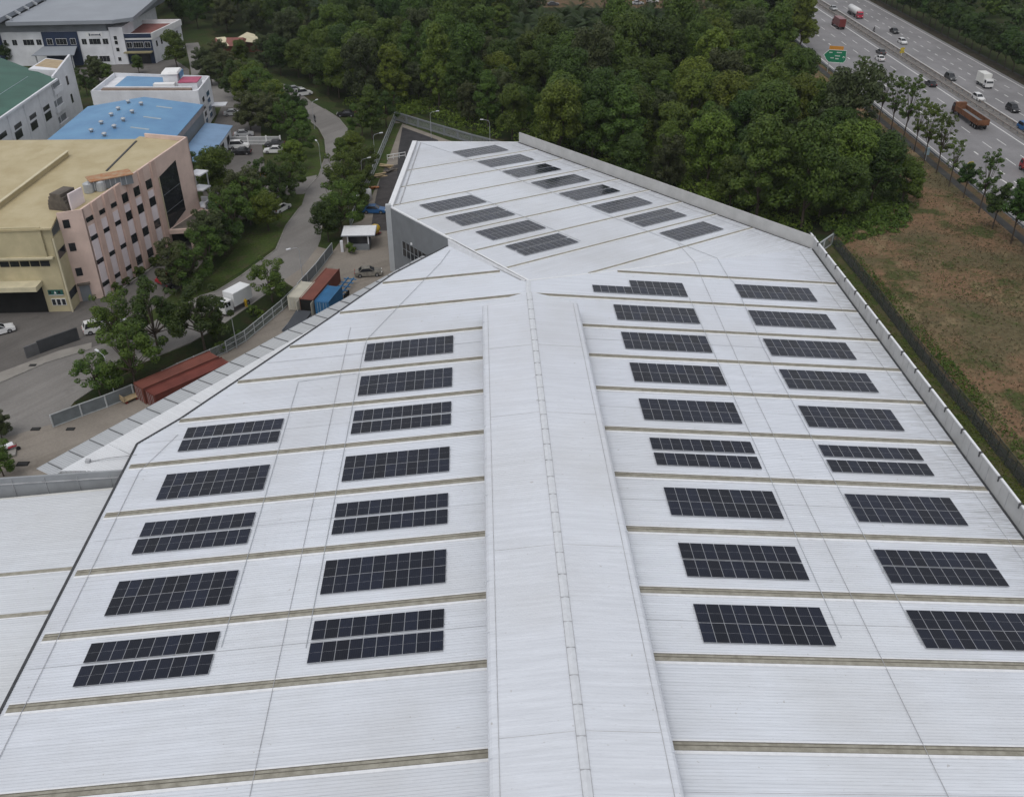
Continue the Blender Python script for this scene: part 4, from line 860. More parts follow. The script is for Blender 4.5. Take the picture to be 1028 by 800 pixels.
# ---- office annex with red terrace
of = thing('office_annex', 'white and navy office annex with red-brown terrace and tan door canopy', 'building', (-110, 330, 0))
b = MB(); b.prism([(-117, 321.5), (-108.2, 321.5), (-104.6, 343), (-117, 343)], 0, 8.0, WHITE); part(b, 'wall', of)
b = MB(); b.prism([(-116.8, 322), (-108.6, 322), (-105.4, 342.6), (-116.8, 342.6)], 8.0, 8.06, REDR); part(b, 'terrace', of)
b = MB()
for p, q in (((-117.4, 321.0), (-108.0, 321.0)), ((-108.0, 321.0), (-104.3, 343.4)), ((-104.3, 343.4), (-117.2, 343.4))): wall_line(p, q, 7.3, lambda x, y: 9.2, -.4, WHB, b)
part(b, 'parapet', of)
fo2 = Frame((-108.2, 321.4), (-1, 0), (0, -1))
b = MB(); fo2.slab(b, .2, 8.6, 0, 7.2, 0, .25, NAVY); fo2.slab(b, .0, 9.0, 7.9, 9.15, .42, .55, NAVY); part(b, 'navy_panel', of)
for s_, w2 in ((1.6, 1.8), (4.5, 3.2), (7.3, 1.7)): window(fo2, s_, 4.8, w2, 1.8, of, bars=1 if w2 < 2 else 3, out=.26)
b = MB(); fo2.slab(b, .3, 8.9, 3.6, 3.9, .3, 2.6, M('tan_canopy', (.24, .21, .12), .7)); part(b, 'door_canopy', of)
b = MB(); fo2.slab(b, 1.5, 5.2, 0, 2.9, .2, .32, GLASSD); part(b, 'entrance', of)
fo3 = Frame((-108.2, 321.5), (3.6, 21.5), (1, 0))
for s_ in (2.5, 6, 10, 14, 18): window(fo3, s_, 4.6, 1.2, 1.9, of, bars=0)

# ---- brick gatehouse with red and white roof
gh = thing('gatehouse', 'small brick gatehouse with a red and white pitched roof among trees', 'building', (-85, 335, 0))
b = MB(); b.box(-87, 334, 0, 9, 7, 3.2, M('brick_red_wall', (.16, .065, .045), .9, .2, 1.5)); b.box(-80.5, 338, 0, 8, 5, 3.0, MATS['brick_red_wall']); part(b, 'wall', gh)
b = MB(); b.add([(-92.5, 329.5, 3.2), (-81.8, 329.5, 3.2), (-82.5, 334, 5.0), (-91.5, 334, 5.0), (-92.5, 339, 3.2), (-81.8, 339, 3.2)], [(0, 1, 2, 3), (3, 2, 5, 4), (0, 3, 4), (1, 5, 2)], REDR); b.add([(-85.8, 334, 4.2), (-77, 333.8, 3.0), (-74.6, 340, 3.2), (-83, 343, 4.9)], [(0, 1, 2, 3)], CREAM); b.add([(-91.4, 333.6, 5.1), (-87.3, 329.3, 3.25), (-85, 330.5, 3.4), (-88.5, 334.4, 5.2)], [(0, 1, 2, 3)], CREAM); part(b, 'roof', gh)

# ---- warehouse guardhouse
gu = thing('guardhouse', 'small grey guardhouse with overhanging flat metal roof by the gate', 'guardhouse', (-29.4, 169.8, 0))
b = MB(); b.box(-29.4, 169.6, 0, 4.0, 3.6, 1.2, WALLG); 
for dx in (-1.9, 1.9):
    for dy in (-1.7, 1.7): b.box(-29.4+dx, 169.6+dy, 1.2, .2, .2, 1.7, WHITE)
b.box(-29.4, 171.3, 1.2, 4.0, .15, 1.7, WHITE); part(b, 'wall', gu)
b = MB(); b.box(-29.4, 169.6, 1.25, 3.7, 3.3, 1.5, GLASSD); part(b, 'window', gu)
b = MB(); b.box(-29.3, 170.0, 2.9, 6.3, 5.0, .16, GREYR); b.box(-29.3, 170.0, 3.06, 6.1, 4.8, .05, TRIMW); part(b, 'roof', gu)
b = MB(); b.box(-32.4, 167.3, 0, .5, .5, 2.2, WHITE); part(b, 'gate_post', gu)

# ================================================================== FENCES, GATES AND WALLS
def railfence(name, label, pts_, h, mat, step=3.0, rails_=(.35, .75, 1.0), infill=None, post=.12, base=0.0, group=None):
    x0, y0 = pts_[0]; t = thing(name, label, 'fence', (x0, y0, 0), 0, group)
    acc = []
    for a, b_ in zip(pts_[:-1], pts_[1:]):
        d = sqrt((b_[0]-a[0])**2+(b_[1]-a[1])**2); n_ = max(1, int(round(d/step)))
        for k in range(n_): acc.append((a[0]+(b_[0]-a[0])*k/n_, a[1]+(b_[1]-a[1])*k/n_))
    acc.append(pts_[-1])
    if len(acc) <= 95:
        for p in acc: b = MB(); b.box(p[0], p[1], base, post, post, h, mat); part(b, 'post', t)
    else:
        b = MB()
        for p in acc: b.box(p[0], p[1], base, post, post, h, mat)
        part(b, 'posts', t)['kind'] = 'stuff'
    b = MB()
    for a, b_ in zip(acc[:-1], acc[1:]):
        for r in rails_: b.beam((a[0], a[1], base+h*r), (b_[0], b_[1], base+h*r), post*.6, post*.7, mat)
    part(b, 'rail', t)
    if infill:
        b = MB()
        for a, b_ in zip(acc[:-1], acc[1:]): b.add([(a[0], a[1], base+.08), (b_[0], b_[1], base+.08), (b_[0], b_[1], base+h), (a[0], a[1], base+h)], [(0, 1, 2, 3)], infill)
        part(b, 'infill', t)
    return t
SLAT = M('grey_slatted_infill', (0.16, 0.18, 0.19), .6, .15, .6); PGAL = M('pale_steel_rail', (0.40, 0.42, 0.43), .5, .1, 1.)
CHAIN = mesh_mat('chain_link', (0.055, 0.062, 0.055), thick=.42)
CHAIN2 = mesh_mat('pale_mesh_infill', (0.22, 0.24, 0.24), thick=.35)
sg1 = railfence('sliding_gate', 'long grey slatted sliding gate below the two red containers', [xy(54, 429), xy(83, 418), xy(108, 409), xy(135, 398)], 2.0, PGAL, 6.2, (.06, .98), SLAT, .18)
railfence('yard_fence', 'pale steel railing fence running beside the road behind the containers', [xy(134, 398), xy(180, 375), xy(228, 354)], 1.8, PGAL, 3, (.1, .95), CHAIN2)
railfence('yard_fence', 'pale steel fence curving up from the red containers to the white container', [xy(228, 354), xy(247, 343), xy(265, 328), xy(284, 312), xy(300, 296)], 2.0, PGAL, 3, (.1, .55, .97), CHAIN2, .14)
railfence('sliding_gate', 'short grey slatted gate between the white container and the guardhouse', [xy(300, 295), xy(318, 275), xy(334, 254)], 2.0, PGAL, 4.5, (.05, .98), SLAT, .16)
railfence('yard_fence', 'long pale mesh fence running straight beside the green strip left of the wing', [xy(352, 228), xy(375, 175), xy(397, 121)], 2.1, PGAL, 3, (.05, .5, .97), CHAIN2, .14)
railfence('yard_fence', 'grey wall-like fence with square pillars behind the far wing', [xy(397, 121), xy(420, 128), (-8, 232), (3, 222), (8, 214)], 2.2, WALLG, 5, (.1, .95), CHAIN2, .5)
railfence('boundary_fence', 'dark chain link fence following the right parapet along the dry field', [(59.4, 166.5), (59.2, 146.8), (58.6, 122), (58.6, 105), (58.4, 91), (58.0, 60), (57.6, 40)], 2.4, M('dark_green_post', (.05, .06, .05), .7), 2.5, (.05, .5, .98), CHAIN, .09)
b = MB(); 
for a, c in zip([(60.3, 166), (60.1, 146), (59.5, 122)], [(60.1, 146), (59.5, 122), (59.1, 40)]): b.beam((a[0], a[1], .04), (c[0], c[1], .04), 1.5, .06, MATS['dark_drain'])
b.build('drain')['kind'] = 'structure'
railfence('boundary_wall', 'short grey mesh fence with a concrete pillar just beyond the parapet corner', [(51.5, 157.5), (59.4, 166)], 2.2, PGAL, 4, (.05, .98), CHAIN2, .3)
# factory's own black wall
t = thing('boundary_wall', 'dark slatted wall section standing in front of the pink factory', 'wall', (*xy(55, 352), 0))
b = MB(); a, c, e = xy(27, 360), xy(40, 355), xy(80, 341)
b.beam((c[0], c[1], 1.1), (e[0], e[1], 1.1), .25, 2.1, M('black_slats', (.05, .053, .058), .6)); part(b, 'panel', t)
b = MB(); b.beam((a[0], a[1], 1.0), (c[0], c[1], 1.0), .25, 1.9, M('dark_grey_slats', (.11, .11, .115), .6)); part(b, 'panel', t)
CHAIN3 = mesh_mat('white_bar_infill', (0.45, 0.45, 0.45), thick=.5)
t = thing('car_park_gate', 'wide pale barred sliding gate across the car park between the hedges', 'gate', (*xy(240, 146), 0))
a, c = xy(226, 146), xy(282, 145.5)
b = MB()
for z in (.2, 1.1, 2.0): b.beam((a[0], a[1], z), (c[0], c[1], z), .12, .12, WHB)
b.beam((a[0], a[1], 1.0), (c[0], c[1], 1.0), .04, 1.7, CHAIN3)
for k in range(60): f = k/59; b.box(a[0]+(c[0]-a[0])*f, a[1]+(c[1]-a[1])*f, .2, .07, .07, 1.8, PGAL)
part(b, 'gate_bars', t)
for f in (0, .42, .75, 1): b = MB(); b.box(a[0]+(c[0]-a[0])*f, a[1]+(c[1]-a[1])*f, 0, .3, .3, 2.3, WHB); part(b, 'post', t)
# median barrier and verge rails
def guard(name, label, xo, y0, y1, mat, h=.75):
    t = thing(name, label, 'crash barrier', (hx(xo, 250), 250, 0))
    b = MB(); b.beam((hx(xo, y0), y0, h-.1), (hx(xo, y1), y1, h-.1), .1, .36, mat); part(b, 'rail', t)
    b = MB(); y = y0
    while y < y1: b.box(hx(xo, y), y, 0, .16, .22, h+.05, GREYD); y += 4.0
    part(b, 'posts', t)['kind'] = 'stuff'
RUSTY = M('brownish_rail', (.26, .225, .205), .6, .2)
guard('guard_rail', 'left rail of the twin crash barrier on the highway median', 128.1, 60, 640, RUSTY)
guard('guard_rail', 'right rail of the twin crash barrier on the highway median', 130.9, 60, 640, RUSTY)
guard('guard_rail', 'low dark crash barrier along the field side of the highway', 101.0, 60, 460, GREYD, .6)

# ================================================================== CONTAINERS AND YARD THINGS
def container(label, p, ang, L_, mat, z=0.0, opened=False, name='shipping_container', doors=True, h=2.6, open_door=False, cat='container', top=None):
    t = thing(name, label, cat, (p[0], p[1], z), ang)
    b = MB(); W2 = 1.22
    b.box(L_/2, 0, .15, L_-.1, 2*W2-.1, h-.25, mat)
    k = .3
    while k < L_-.3: 
        for s_ in (-1, 1): b.box(k, s_*(W2-.035), .2, .14, .05, h-.4, mat)
        b.box(k, 0, h-.12, .14, 2*W2-.2, .05, top or mat)
        k += .28
    for x in (0.04, L_-.04):
        for s_ in (-1, 1): b.box(x, s_*(W2-.06), 0, .16, .14, h, mat)
    b.box(L_/2, W2-.06, h-.1, L_, .12, .12, mat); b.box(L_/2, -W2+.06, h-.1, L_, .12, .12, mat); b.box(L_/2, W2-.06, 0, L_, .12, .16, mat); b.box(L_/2, -W2+.06, 0, L_, .12, .16, mat)
    b.build('body', t)
    if opened: b = MB(); b.box(-.02, 0, .2, .05, 2.2, h-.4, BLACK); b.build('opening', t)
    for s_ in (-1, 1):
        if opened:
            b = MB(); b.box(-.62, s_*1.22, .15, 1.2, .06, h-.3, CCRE); b.build('door', t); continue
        b = MB(); b.box(-.03, s_*.59, .15, .06, 1.12, h-.3, mat)
        for dy in (-.3, .15): b.box(-.09, s_*(.59+dy), .2, .04, .04, h-.4, GALV)
        b.build('door', t)
    return t
CRED = M('container_red', (0.150, 0.042, 0.032), .6, .18, .5); CRED2 = M('container_dull_red', (0.175, 0.062, 0.046), .65, .15, .4); CBLU = M('container_blue', (0.03, 0.13, 0.27), .55, .15, .5); CCRE = M('container_cream', (0.46, 0.44, 0.37), .6, .12, .5)
pA, pA2 = at(134.4, 384.4, 2.6), at(209.4, 353.1, 2.6); angA = atan2(pA2[1]-pA[1], pA2[0]-pA[0])
nA = (sin(angA), -cos(angA))
container('long dull red container farther from the warehouse roof, nearest the road', (pA[0]+nA[0]*1.1, pA[1]+nA[1]*1.1), angA, 12.19, CRED2)
pB = at(146, 391, 2.6); container('long brighter red container with patched roof, right beside the canopy', (pB[0]+nA[0]*1.15, pB[1]+nA[1]*1.15), angA, 12.19, CRED)
pC = at(300.6, 299.4, 2.6); pC2 = at(327, 269.5, 2.6); angC = atan2(pC2[1]-pC[1], pC2[0]-pC[0]); nC = (sin(angC), -cos(angC))
container('long rust red container with open doors between the cream and the blue one', (pC[0]+nC[0]*1.15+.0, pC[1]+nC[1]*1.15), angC, 12.19, CRED2, opened=True)
pD = at(289.5, 297.5, 2.6); container('cream container parked against the left side of the rust red one', (pD[0]+nC[0]*1.0, pD[1]+nC[1]*1.0), angC, 6.06, CCRE)
pE = at(316, 302, 2.6); container('short blue container next to the rust red one', (pE[0]+nC[0]*1.15, pE[1]+nC[1]*1.15), angC, 6.06, CBLU)
for (px, py, lab_) in ((301, 314, 'cream open container door beside the dark ramp, left'), (315, 316, 'white open container door beside the blue container')): pass
t = thing('steel_ramp', 'dark steel loading ramp in front of the open containers', 'ramp', (*xy(303, 320), 0), angC)
b = MB(); b.add([(-5, -1.3, .02), (1.2, -1.3, .9), (1.2, 1.3, .9), (-5, 1.3, .02), (-5, -1.3, 0), (1.2, -1.3, 0), (1.2, 1.3, 0), (-5, 1.3, 0)], [(0, 1, 2, 3), (0, 4, 5, 1), (3, 2, 6, 7), (1, 5, 6, 2)], M('dark_blue_grey_steel', (.05, .055, .065), .6)); b.build('deck', t)
b = MB(); b.box(-1.8, 1.32, 0, 6.2, .08, .35, GREYD); b.box(-1.8, -1.32, 0, 6.2, .08, .35, GREYD); b.build('side_rail', t)
# blue skeletal trailer
t = thing('flatbed_trailer', 'empty dark blue skeletal trailer beyond the blue container', 'trailer', (*xy(346, 293), 0), angC)
b = MB()
for s_ in (-.5, .5): b.box(0, s_, .9, 7, .15, .25, CBLU)
for k in range(5): b.box(-3+k*1.5, 0, .95, .15, 2.3, .15, CBLU)
b.build('chassis', t)
for s_ in (-1, 1):
    for x in (-2.5, -1.3): b = MB(); b.tube([(x, s_*.95, .5), (x, s_*1.2, .5)], .5, BLACK, 12); b.build('wheel', t)
# timber cart, pallets, barrels
t = thing('pallet_cart', 'pale timber platform cart at the end of the red containers', 'cart', (*xy(131, 402), 0), angA)
b = MB(); b.box(0, 0, .45, 2.4, 1.3, .12, M('pale_timber', (.36, .28, .17), .8)); b.box(-1.1, 0, .5, .1, 1.2, .7, MATS['pale_timber']); b.build('deck', t)
for x in (-.8, .8):
    for s_ in (-.5, .5): b = MB(); b.tube([(x, s_-.06, .22), (x, s_+.06, .22)], .22, M('red_wheel', (.2, .03, .02), .7), 10); b.build('wheel', t)
DARKC0 = M('cast_iron', (.03, .03, .03), .8, .2)
for (px, py, lab_, s3) in ((36, 431, 'black drain cover in the pavement left of the sliding gate', 1.2), (71, 431, 'dark brown drain cover in the yard below the sliding gate', 1.1), (23, 466, 'black drain cover in the yard near the grey annexe parapet', 1.5), (33, 367, 'black drain cover in the pavement below the dark wall', 1.0)):
    x, y = xy(px, py); o = MB().box(0, 0, 0, s3, s3*.6, .07, BLACK).box(0, 0, .05, s3*.8, s3*.4, .03, DARKC0).build('drain_cover'); o.location = (x, y, .035); tag(o, lab_, 'drain cover')

# ================================================================== VEHICLES
def paint(name, c, rough=.3): return M('paint_'+name, c, rough, .04, .5, spec=.5)
TYRE = M('tyre_rubber', (.015, .015, .016), .9); HUB = M('wheel_hub', (.25, .25, .26), .5, metal=.4); LAMP = M('lamp_glass', (.6, .6, .58), .2); TAIL = M('tail_lamp', (.3, .02, .02), .3)
def lofted(profile, w_, mat, b, z0=0, inset=.0, top_in=.12):
    """side profile (x,z) extruded to width with tumblehome"""
    zs = [p[1] for p in profile]; zm = max(zs); zn = min(zs); n_ = len(profile); vs = []
    for s_ in (-1, 1):
        for x, z in profile: f = (z-zn)/(zm-zn+1e-6); vs.append((x, s_*(w_/2-top_in*f*f), z))
    fs = [(i, (i+1) % n_, n_+(i+1) % n_, n_+i) for i in range(n_)]+[tuple(range(n_)), tuple(range(2*n_-1, n_-1, -1))]
    b.add(vs, fs, mat)
def car(label, p, ang, mat, kind='car', group=None, z=0.05, L_=4.4, pos=None):
    t = thing('parked_car' if group == 'cars parked off the road' else 'car', label, 'car', (p[0], p[1], z), ang, group); t.scale = (1.1, 1.1, 1.1)
    k = L_/4.4; b = MB()
    tall = {'car': 1.42, 'suv': 1.72, 'hatch': 1.48}[kind]; hb = .88 if kind != 'suv' else 1.0
    prof = [(-2.15*k, .35), (-2.2*k, .6), (-2.1*k, hb-.02), (-1.2*k, hb+.06), (1.0*k, hb+.04), (2.0*k, hb-.12), (2.2*k, .6), (2.15*k, .3), (1.2, .22), (-1.2, .22)]
    lofted(prof, 1.78, mat, b, top_in=.07); b.build('body', t, False)
    if kind == 'car': cab = [(-1.55*k, hb), (-.95*k, tall-.04), (-.5*k, tall), (.25*k, tall-.02), (1.05*k, hb)]
    elif kind == 'suv': cab = [(-2.0*k, hb), (-1.75*k, tall-.06), (-1.0*k, tall), (.35*k, tall-.02), (1.0*k, hb)]
    else: cab = [(-1.85*k, hb), (-1.55*k, tall-.06), (-.9*k, tall), (.3*k, tall-.02), (1.05*k, hb)]
    b = MB(); lofted(cab, 1.62, GLASSD, b, top_in=.2); b.build('windows', t)
    b = MB(); zt_ = [c for c in cab if c[1] > tall-.1]; x0, x1 = min(c[0] for c in zt_)+.0, max(c[0] for c in zt_); b.box((x0+x1)/2, 0, tall-.03, x1-x0+.1, 1.24, .05, mat)
    for s_ in (-1, 1):
        for q in range(len(cab)-1):
            a, c = cab[q], cab[q+1]
            if q in (0, len(cab)-2): b.beam((a[0], s_*(.81-.2*((a[1]-hb)/(tall-hb))**2), a[1]), (c[0], s_*(.81-.2*((c[1]-hb)/(tall-hb))**2), c[1]), .07, .07, mat)
    b.build('roof', t)
    for x in (-1.35*k, 1.35*k):
        for s_ in (-1, 1):
            b = MB(); b.tube([(x, s_*.70, .33), (x, s_*.92, .33)], .33, TYRE, 14); b.tube([(x, s_*.92, .33), (x, s_*.935, .33)], .2, HUB, 10); b.build('wheel', t)
    for s_ in (-1, 1):
        b = MB(); b.box(2.14*k, s_*.62, .62, .12, .36, .16, LAMP); b.build('headlight', t)
        b = MB(); b.box(-2.15*k, s_*.66, .66, .1, .28, .2, TAIL); b.build('tail_light', t)
    return t
HWN = -pi/2; HWS = pi/2      # near carriageway drives away (north), far side towards us
G1 = 'cars driving on the highway'
def hcar(label, px, py, mat, kind, a): return car(label, xy(px, py), a+(-.027 if True else 0), mat, kind, G1)
BK = paint('black', (.012, .012, .014)); WT = paint('white', (.62, .62, .62)); SV = paint('silver', (.36, .37, .38)); DG = paint('dark_grey', (.05, .052, .055)); BL = paint('blue', (.02, .10, .26)); RD = paint('red', (.28, .02, .03)); OR = paint('orange', (.55, .17, .02)); YL = paint('yellow', (.55, .36, .03))
hcar('black saloon car on the highway, ahead of the brown tipper lorry', 934, 86.5, BK, 'car', HWS)
hcar('white car on the near carriageway of the highway just below a dark one', 883, 61, WT, 'car', HWS)
hcar('dark grey car on the near carriageway just above a white one', 884, 54.5, DG, 'car', HWS)
hcar('black car beside the motorcyclist at the top of the far carriageway', 897.5, 33.5, BK, 'car', HWN)
hcar('small white car just below the motorcyclist on the far carriageway', 905.5, 44, WT, 'hatch', HWN)
hcar('dark car with a silver bonnet left of the white box lorry', 953.5, 80.5, DG, 'suv', HWN)
hcar('white hatchback on the far carriageway above the brown tipper lorry', 981.5, 100.5, WT, 'hatch', HWN)
hcar('black car below the white box lorry on the far carriageway', 1016, 112, BK, 'suv', HWN)
hcar('blue car cut by the right edge of the picture', 1028, 131, BL, 'suv', HWN)
hcar('tiny grey car behind the tanker at the far end of the highway', 836.5, 10.5, SV, 'car', HWN)
def lorry(label, p, ang, L_, boxmat, cabmat, boxh=2.6, kind='box', name='box_lorry', z=.05):
    t = thing(name, label, 'lorry', (p[0], p[1], z), ang)
    b = MB(); b.box(-L_*.05, 0, .75, L_*.95, .9, .25, BLACK); b.build('chassis', t)
    cl_ = 1.9; xc = L_/2-cl_/2
    b = MB(); lofted([(xc-cl_/2, .55), (xc-cl_/2, 2.45), (xc+cl_/2-.45, 2.5), (xc+cl_/2-.05, 1.6), (xc+cl_/2, .55)], 2.2, cabmat, b, top_in=.1); cb = b.build('cab', t)
    b = MB(); b.add([(xc+cl_/2-.41, -.95, 2.35), (xc+cl_/2-.41, .95, 2.35), (xc+cl_/2-.0, .98, 1.6), (xc+cl_/2-.0, -.98, 1.6)], [(0, 1, 2, 3)], GLASSD)
    for s_ in (-1, 1): b.box(xc+.1, s_*1.075, 1.6, 1.0, .06, .7, GLASSD)
    b.build('windscreen', cb)
    Lb = L_-cl_-.25; xb = -L_/2+Lb/2
    if kind == 'box':
        b = MB(); b.box(xb, 0, 1.0, Lb, 2.35, boxh, boxmat); b.box(xb, 0, 1.0+boxh, Lb-.1, 2.25, .05, boxmat); b.build('cargo_box', t)
    elif kind == 'tip':
        b = MB(); b.box(xb, 0, 1.05, Lb, 2.4, .15, boxmat)
        for s_ in (-1, 1):
            b.box(xb, s_*1.2, 1.1, Lb, .1, 1.1, boxmat); k = -L_/2+.3
            while k < -L_/2+Lb: b.box(k, s_*1.27, 1.1, .12, .08, 1.15, boxmat); k += .9
        b.box(-L_/2+.05, 0, 1.1, .1, 2.4, 1.1, boxmat); b.box(-L_/2+Lb, 0, 1.1, .12, 2.4, 1.7, boxmat); b.box(-L_/2+Lb+.3, 0, 2.7, .9, 2.2, .1, boxmat); b.build('tipper_bed', t)
        b = MB(); b.box(xb, 0, 1.2, Lb-.2, 2.2, .12, GREYD); b.build('bed_floor', t)
    elif kind == 'tank':
        b = MB(); b.tube([(-L_/2, 0, 2.1), (-L_/2+.35, 0, 2.1), (xb+Lb/2-.35, 0, 2.1), (xb+Lb/2, 0, 2.1)], [.8, 1.25, 1.25, .8], boxmat, 18); b.build('tank', t, True)
    xs = [-L_/2+1.0, -L_/2+2.2, xc] if L_ > 7 else [-L_/2+1.2, xc]
    if L_ > 11: xs = [-L_/2+1.2, -L_/2+2.5, -L_/2+3.8, xc-3.0, xc]
    for x in xs:
        for s_ in (-1, 1): b = MB(); b.tube([(x, s_*.85, .5), (x, s_*1.17, .5)], .5, TYRE, 14); b.tube([(x, s_*1.17, .5), (x, s_*1.18, .5)], .25, HUB, 10); b.build('wheel', t)
    for s_ in (-1, 1): b = MB(); b.box(xc+cl_/2, s_*.8, .8, .08, .35, .2, LAMP); b.build('headlight', t)
    return t
TB = M('rusty_orange_bed', (.16, .070, .035), .8, .3, .8)
lorry('white box lorry with a square cargo body on the far carriageway', xy(987.5, 87), HWN-.027, 6.6, paint('lorry_white', (.66, .66, .63)), WT)
lorry('long rusty brown tipper lorry with an empty bed on the near carriageway', xy(972, 122), HWS-.027, 15.5, TB, M('rusty_maroon_cab', (.05, .022, .018), .7, .3, 1.), kind='tip', name='tipper_lorry').scale = (1.05, 1.2, 1.15)
lorry('white tanker lorry with a pinkish red cab on the far carriageway', xy(858, 16.5), HWN-.027, 12.5, WT, paint('tanker_red', (.42, .03, .06)), kind='tank', name='tanker_lorry')
lorry('dark red lorry half hidden by trees beside the green road sign', xy(841, 28), HWS-.027, 9, paint('lorry_maroon', (.16, .03, .03)), paint('lorry_maroon2', (.16, .03, .03)))
lorry('orange red lorry cut by the right edge of the picture', xy(1036, 176), HWS-.027, 9, paint('lorry_orange', (.50, .10, .03)), RD)
lorry('white box lorry parked on the estate road above the small shrubs', xy(236, 310), atan2(-1, -.62), 6.3, paint('van_white', (.68, .69, .70)), WT, 2.3)
lorry('orange and dark lorry parked at the pink factory entrance', xy(209, 219), 1.2, 6.5, paint('bus_orange', (.42, .16, .03)), OR, 1.9)
G2 = 'cars parked off the road'
def pcar(label, px, py, ang, mat, kind='car'): return car(label, xy(px, py), ang, mat, kind, G2, .04)
pcar('black car parked on the outside of the road bend below the wood', 347.5, 117, pi, BK)
pcar('white off-roader at the top of the estate road bend', 305, 96, .5, WT, 'suv')
pcar('silver car half hidden under trees above the road bend', 296, 92, .4, SV)
pcar('white car standing just inside the barred car park gate', 240.5, 149, 0.05, WT, 'suv')
pcar('black car standing next to the white car by the barred gate', 242.5, 155, pi, BK)
pcar('white car parked at the right end of the barred gate', 275.5, 153.5, pi, WT)
pcar('dark car parked behind the right end of the barred gate', 276, 147, pi, DG)
pcar('silver car parked by the white office block under the trees', 234, 116, .2, SV)
pcar('pale car behind the bars of the car park gate', 245, 137, .2, SV)
pcar('white car among the hedge trees below the dark green round tree', 283, 190, 1.2, WT)
pcar('white and dark car at the hedge near the side entrance', 282, 212, 1.1, WT)
pcar('red car parked in front of the pink factory near the trees', 171, 282, .9, RD, 'hatch')
pcar('dark car parked next to the red car by the pink factory', 177, 286, .9, DG)
pcar('blue saloon car in the narrow lane left of the far wing', 376, 213.5, -.1, BL)
pcar('dusty grey car without its bonnet near the guardhouse', 370, 276.5, .12, M('dusty_primer', (.17, .16, .14), .8, .3, 1.5))
pcar('white car cut by the left edge in front of the factory door', -1, 335, .6, WT)
pcar('white car hidden under the light green tree by the factory wall', 100, 332, .5, WT, 'suv')
pcar('silver car hidden in the tree shade right of the white one', 112, 327, .5, SV)
for px, py, lab_ in ((555, 6, 'dark car in the car park beyond the wood'), (640, 5, 'grey car in the far car park beyond the bare soil'), (655, 3, 'white car in the far car park beyond the bare soil')):
    x, y = xy(px, py); pcar(lab_, px, py, .1, DG if 'dark' in lab_ else (SV if 'grey' in lab_ else WT))
# excavator-ish yellow plant, mixer and other yard clutter
t = thing('cement_mixer', 'small yellow cement mixer standing behind the guardhouse', 'cement mixer', (*xy(377, 236), 0), .5)
b = MB(); b.tube([(-.9, 0, 1.0), (-.5, 0, 1.1), (.3, 0, 1.35), (.9, 0, 1.6)], [.5, .95, .95, .45], YL, 14); b.build('drum', t, True)
b = MB(); b.box(0, 0, .35, 2.0, 1.1, .2, RD); b.box(0, .5, .4, .15, .1, 1.0, RD); b.box(0, -.5, .4, .15, .1, 1.0, RD); b.build('frame', t)
for s_ in (-1, 1): b = MB(); b.tube([(-.6, s_*.55, .35), (-.6, s_*.7, .35)], .35, TYRE, 12); b.build('wheel', t)
t = thing('water_tank', 'white upright water tank beside the lane at the long mesh fence', 'tank', (*xy(370, 201), 0))
b = MB(); b.tube([(0, 0, 0), (0, 0, 2.2), (0, 0, 2.6)], [.75, .75, .35], WHB, 14); b.build('tank', t, True); b = MB(); b.tube([(0, 0, 2.6), (0, 0, 2.75)], .3, GREYD, 10); b.build('lid', t)
for px, py, ang_, lab_, m_ in ((380, 178, .4, 'pale timber stack in the clutter beside the wing', 'pale_timber'), (388, 168, -.3, 'second timber stack nearer the far wing', 'pale_timber'), (371, 190, .2, 'orange tarpaulin heap against the long mesh fence', 'paint_orange'), (393, 172, .9, 'brown board stack against the far wing wall', 'brown_stained_slab')):
    t = thing('timber_stack' if 'stack' in lab_ else 'tarpaulin_heap', lab_, 'timber stack' if 'stack' in lab_ else 'tarpaulin', (*xy(px, py), .04), ang_)
    b = MB(); r_ = random.Random(px)
    for k in range(7): b.box(r_.uniform(-.8, .8), r_.uniform(-.6, .6), .12*k*.7, 2.6, .5, .12, MATS[m_], r_.uniform(-.35, .35))
    b.build('boards' if 'stack' in lab_ else 'sheet', t)
t = thing('yard_partition', 'low white railing crossing the lane beside the wing', 'fence', (*xy(395, 160), 0)); a, c = xy(389, 161), xy(407, 158); b = MB()
for z in (.5, 1.2): b.beam((a[0], a[1], z), (c[0], c[1], z), .1, .12, WHB)
for f in (0, .33, .66, 1): b.box(a[0]+(c[0]-a[0])*f, a[1]+(c[1]-a[1])*f, 0, .12, .12, 1.3, WHB)
part(b, 'railing', t)
t = thing('carport', 'thin white carport roof among the trees below the car park', 'carport', (*xy(243, 200), 0)); a = xy(243, 198); b = MB(); b.box(a[0], a[1], 2.6, 6.4, 1.6, .14, WHB)
part(b, 'roof', t); b = MB()
for dx in (-3, 3): b.box(a[0]+dx, a[1], 0, .12, .12, 2.6, GALV)
part(b, 'post', t)
t = thing('excavator', 'orange excavator half hidden in trees below the car park', 'excavator', (*xy(250, 190), 0), .3); b = MB(); b.box(0, 0, .9, 2.6, 2.0, 1.0, OR); b.build('body', t)
b = MB(); b.box(.5, .5, 1.9, 1.2, 1.0, 1.1, GLASSD); b.build('cab', t); b = MB(); b.beam((1.2, -.4, 1.6), (3.2, -.4, 3.4), .35, .45, OR); b.beam((3.2, -.4, 3.4), (4.6, -.4, 1.6), .3, .35, OR); b.box(4.6, -.4, .9, .9, .8, .8, GREYD); b.build('arm', t)
for s_ in (-1, 1): b = MB(); b.box(0, s_*1.0, 0, 3.2, .5, .8, BLACK); b.build('track', t)

# ---- people: riders seen as tiny figures
SKIN = M('skin', (.30, .18, .12), .7); DARKC = M('dark_clothes', (.02, .02, .022), .9); HELM = M('dark_helmet', (.03, .03, .035), .4)
